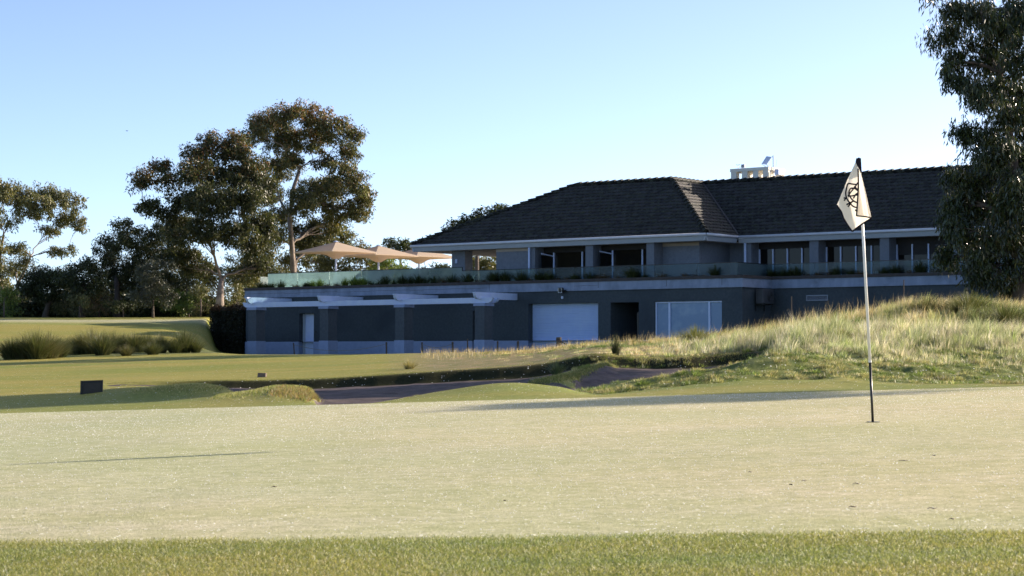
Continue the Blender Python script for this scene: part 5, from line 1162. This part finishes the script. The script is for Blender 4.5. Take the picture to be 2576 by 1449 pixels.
fold = [((520,265),(545,300)),((527,400),(595,430)),((530,560),(628,570)),((526,760),(668,730)),((515,900),(700,880)),((505,1062),(752,1098))]
fc = cloth('folded_cloth', fold, M['flagcloth'], .058, .010, 2.)
MB().add([fpt(502,132,.02),fpt(580,130,.02),fpt(596,408,.02),fpt(520,262,.028),fpt(490,190,.03),fpt(502,132,-.016),fpt(580,130,-.016),fpt(596,408,-.016),fpt(520,262,-.01),fpt(490,190,-.01)],
  [(0,1,2,3,4),(9,8,7,6,5),(0,5,6,1),(1,6,7,2),(2,7,8,3),(3,8,9,4),(4,9,5,0)]).build('sleeve', M['flagblack'], fg)
def stroke(pts, w, name='border', d=.052, par=None, mat='flagblack', wave=None):
    P = [np.array(p, float) for p in pts]; m = MB(); vs = []
    for i, p in enumerate(P):
        t = P[min(i+1, len(P)-1)]-P[max(i-1, 0)]; t = t/np.linalg.norm(t); nn = np.array([-t[1], t[0]])*w/2
        a, b = p+nn, p-nn; vs += [fpt(*a, d), fpt(*b, d), fpt(*a, d-.004), fpt(*b, d-.004)]
    fs = []
    for i in range(len(P)-1):
        q = i*4; fs += [(q,q+1,q+5,q+4),(q+2,q+6,q+7,q+3),(q,q+4,q+6,q+2),(q+1,q+3,q+7,q+5)]
    fs += [(0,2,3,1),(len(vs)-4,len(vs)-3,len(vs)-1,len(vs)-2)]
    m.add(vs, fs); return m.build(name, M[mat], fg)
def smooth(pts, n=5):
    P = [np.array(p, float) for p in pts]; out = []
    for i in range(len(P)-1):
        a, b, c, d = P[max(i-1,0)], P[i], P[i+1], P[min(i+2,len(P)-1)]
        for t in np.linspace(0, 1, n, endpoint=False): out.append(.5*((2*b)+(c-a)*t+(2*a-5*b+4*c-d)*t*t+(3*b-3*c+d-a)*t**3))
    return [tuple(p) for p in out]+[pts[-1]]
stroke([(190,886),(205,912),(262,990),(300,1100),(360,1200),(440,1314)], 24, d=.058)
stroke([(440,1314),(520,1246),(600,1190),(680,1140),(752,1098)], 26, d=.058)
stroke([(533,300),(536,420),(537,560),(531,720),(521,860),(508,1062)], 24, d=.082)
stroke([(504,1058),(580,1066),(660,1074),(750,1094)], 22, d=.082)
stroke([(590,400),(622,500),(655,640),(684,780),(718,900),(752,1096)], 12, d=.080)
E = [smooth([(520,560),(440,548),(370,545),(342,640),(333,700),(350,780),(395,845),(450,905),(515,928)]), smooth([(528,655),(480,620),(420,618),(390,660),(390,722),(430,790),(480,832),(528,850)]),
     [(533,520),(480,600),(420,670),(368,745)], [(368,745),(440,738),(528,722)], [(300,772),(335,772),(330,782)], [(310,818),(332,776)], [(345,882),(400,852),(462,822)], [(370,915),(405,870),(440,825)], [(530,690),(490,720),(455,780)], [(497,955),(493,985)], [(470,585),(528,640)]]
for e_ in E: stroke(e_, 24, 'monogram', d=.062)

# ------------------------------------------------------------------ small things on the course
# dark framed board on two thin stakes
pb_ = atY(230, 1003, 33.6); X, Yb = pb_.x, 33.6; g = zg(X, Yb)
t = empty('sign_board', (X, Yb, g), 0, 'small dark framed board on two thin stakes by the left fairway', 'board')
def bp(x, y): r = ray(280+x/10.35, 1480+y/10.35); p = r*(Yb/r.y); return Vector((p.x-X, 0, p.z-g))
a, b, c, d_ = bp(440,450), bp(1368,415), bp(1348,1128), bp(425,1165)
m = MB(); 
def quadbox(m, q, y0, y1): m.add([Vector((p.x,y0,p.z)) for p in q]+[Vector((p.x,y1,p.z)) for p in q], [(0,1,2,3),(7,6,5,4),(0,4,5,1),(1,5,6,2),(2,6,7,3),(3,7,4,0)])
quadbox(m, (a,b,c,d_), -.006, .012); m.build('panel', M['board'], t)
m = MB(); i1, i2, i3, i4 = bp(545,540), bp(1275,510), bp(1262,1045), bp(530,1075)
for q in ((a,b,i2,i1),(b,c,i3,i2),(c,d_,i4,i3),(d_,a,i1,i4)): quadbox(m, q, -.016, -.0065)
m.build('frame', M['boardframe'], t)
for x in (662,1108): q = bp(x,1150); MB().tube([(q.x,0,-.15),(q.x+.002,0,q.z)], .0045, 6).build('stake', M['black'], t)
q0, q1 = bp(1175,1110), bp(1295,1070); MB().box(q0.x, q1.x, -.018, -.0162, q0.z, q1.z).build('sticker', simple('blue_grey_label', (.12,.15,.22), rough=.5), t)
# marker block
pm = atY(659, 943, 40.2); g = zg(pm.x, 40.2); t = MB()
t.add([(-.01,-.05,0),(.15,-.05,.012),(.155,-.05,.09),(0,-.05,.095),(0,.05,0),(.16,.05,.012),(.165,.05,.085),(.01,.05,.09)], [(0,1,2,3),(4,7,6,5),(0,4,5,1),(1,5,6,2),(2,6,7,3),(3,7,4,0)])
t = t.build('marker_block', M['stone'], bevel=.006); t.location = (pm.x-.08, 40.2, g-.01); t.scale=(1.05,1,1.05); tag(t, 'small rough reddish marker block lying above the bunker lip', 'marker block')
# bollards with rope in front of the lower wall
BO = [(1174,1371,1420,.045,93,'leaning thin bollard left of the white door'),(1545.5,1368,1411,.06,88,'dark bollard left of the third pergola pillar'),(1688,1369,1412,.06,85,'bollard just right of the third pergola pillar'),(1810.5,1367,1411,.07,83,'thicker brown bollard between two pergola pillars'),
      (1870,1355,1408,.05,81,'tallest thin reddish bollard near the last pergola pillar'),(1990.7,1364,1398,.06,79,'dark bollard right of the last pergola pillar'),(2072,1364,1396,.08,78,'grass covered bollard left of the garage door'),(2235.5,1349,1392,.19,76,'squat dark bollard in front of the garage door')]
tops = []
for x, y0, y1, wd, Yd, lb in BO:
    a = atY(x/1.59006, y0/1.59006, Yd); b = zg(a.x, Yd); o = MB(); H = a.z-b; r_ = wd*.5*Yd/85*1.25
    t = empty('bollard', (a.x, Yd, b), 0, lb, 'bollard', 'bollards in front of the lower wall')
    ln = -.06 if x < 1200 else rng.uniform(-.02,.02)
    MB().tube([(-ln,0,-.2),(0,0,H-.015),(0,0,H)], [r_,r_*.98,r_*.8], 9).build('post', M['timber'], t, smooth=False)
    MB().tube([(0,0,H*.82),(0,0,H*.88)], r_*1.08, 9).build('groove_band', M['board'], t); tops.append(Vector((a.x, Yd, b+H*.85)))
def rope(i, j, sag, lb, mat='rope', r_=.010):
    a, b = tops[i], tops[j]; m = MB(); m.tube([a+(b-a)*f-Vector((0,0,sag*4*f*(1-f))) for f in np.linspace(0,1,17)], r_, 5); o = m.build('rope', M[mat]); tag(o, lb, 'rope', 'ropes between the bollards')
rope(0, 1, .30, 'long sagging rope from the leaning bollard across the white door'); rope(2, 3, .16, 'sagging rope between the bollard pair under the pergola'); 
e = atY(2370/1.59006, 1372/1.59006, 75); tops.append(e); rope(7, 8, .22, 'rope hanging from the squat bollard into the grass', 'timber', .022)
for x, y0, y1, Yd, lb in ((3165.7,1186,1262,56,'thin stake standing in the grass below the air conditioner'),(3614.6,1119,1175,57,'taller grey stake on top of the mound')):
    a = atY(x/1.59006, y0/1.59006, Yd); b = zg(a.x, Yd); o = MB().tube([(0,0,-.1),(.005,0,a.z-b)], .016, 6).build('garden_stake', M['timber']); o.location = (a.x, Yd, b); tag(o, lb, 'stake')
# bird far off
bd = atY(319.5, 329, 140); m = MB(); m.add([(-.22,0,.03),(-.08,-.03,.0),(0,-.05,.02),(.1,-.03,0),(.24,0,.02),(0,.08,.0),(0,-.14,-.01),(0,.02,-.04)], [(0,1,5),(1,2,5),(2,3,5),(3,4,5),(1,6,2),(2,6,3),(1,7,3),(1,5,7),(3,7,5)])
o = m.build('bird', M['black']); o.location = bd; tag(o, 'tiny dark bird gliding alone in the left sky', 'bird')
# twigs and bark strips on the green
for i, (x, y, ln, a_, lb) in enumerate([(690,1227,.09,.2,'curled brown leaf on the left of the green'),(2272,1161,.16,.05,'thin bark strip below the flagstick foot'),(2350,1148,.07,.5,'tiny curled leaf right of the flagstick foot'),(1990,1222,.06,.6,'small upright leaf left of centre right green'),(2022,1212,.08,-.3,'pale narrow leaf beside the small upright leaf'),
    (2155,1219,.12,0,'narrow dry leaf right of the leaf pair'),(2145,1278,.14,.1,'long dry leaf near the lower right of the green'),(2345,1282,.16,-.1,'brown bark strip at lower right of the green'),(1887,1190,.06,0,'dark fleck of leaf above the leaf pair'),(1270,1262,.05,.2,'dark leaf fleck in the lower middle of the green'),(2395,1328,.10,0,'dry leaf close to the collar turf at right')]):
    for Yq in np.arange(7.8, 24, .01):
        p = atY(x, y, Yq)
        if p.z < zg(p.x, Yq): break
    sz = ln*Yq/16*.5; m = MB(); m.tube([(-sz*.5,0,.004),(-sz*.15,.01,.007),(sz*.2,-.005,.005),(sz*.5,.008,.007)], [.001,.0022,.0025,.001], 5)
    o = m.build('fallen_leaf', M['rope'] if i % 3 else M['timber']); o.location = (p.x, Yq, zg(p.x, Yq)); o.rotation_euler = (0,0,a_); tag(o, lb, 'fallen leaf', 'dry leaves lying on the green')
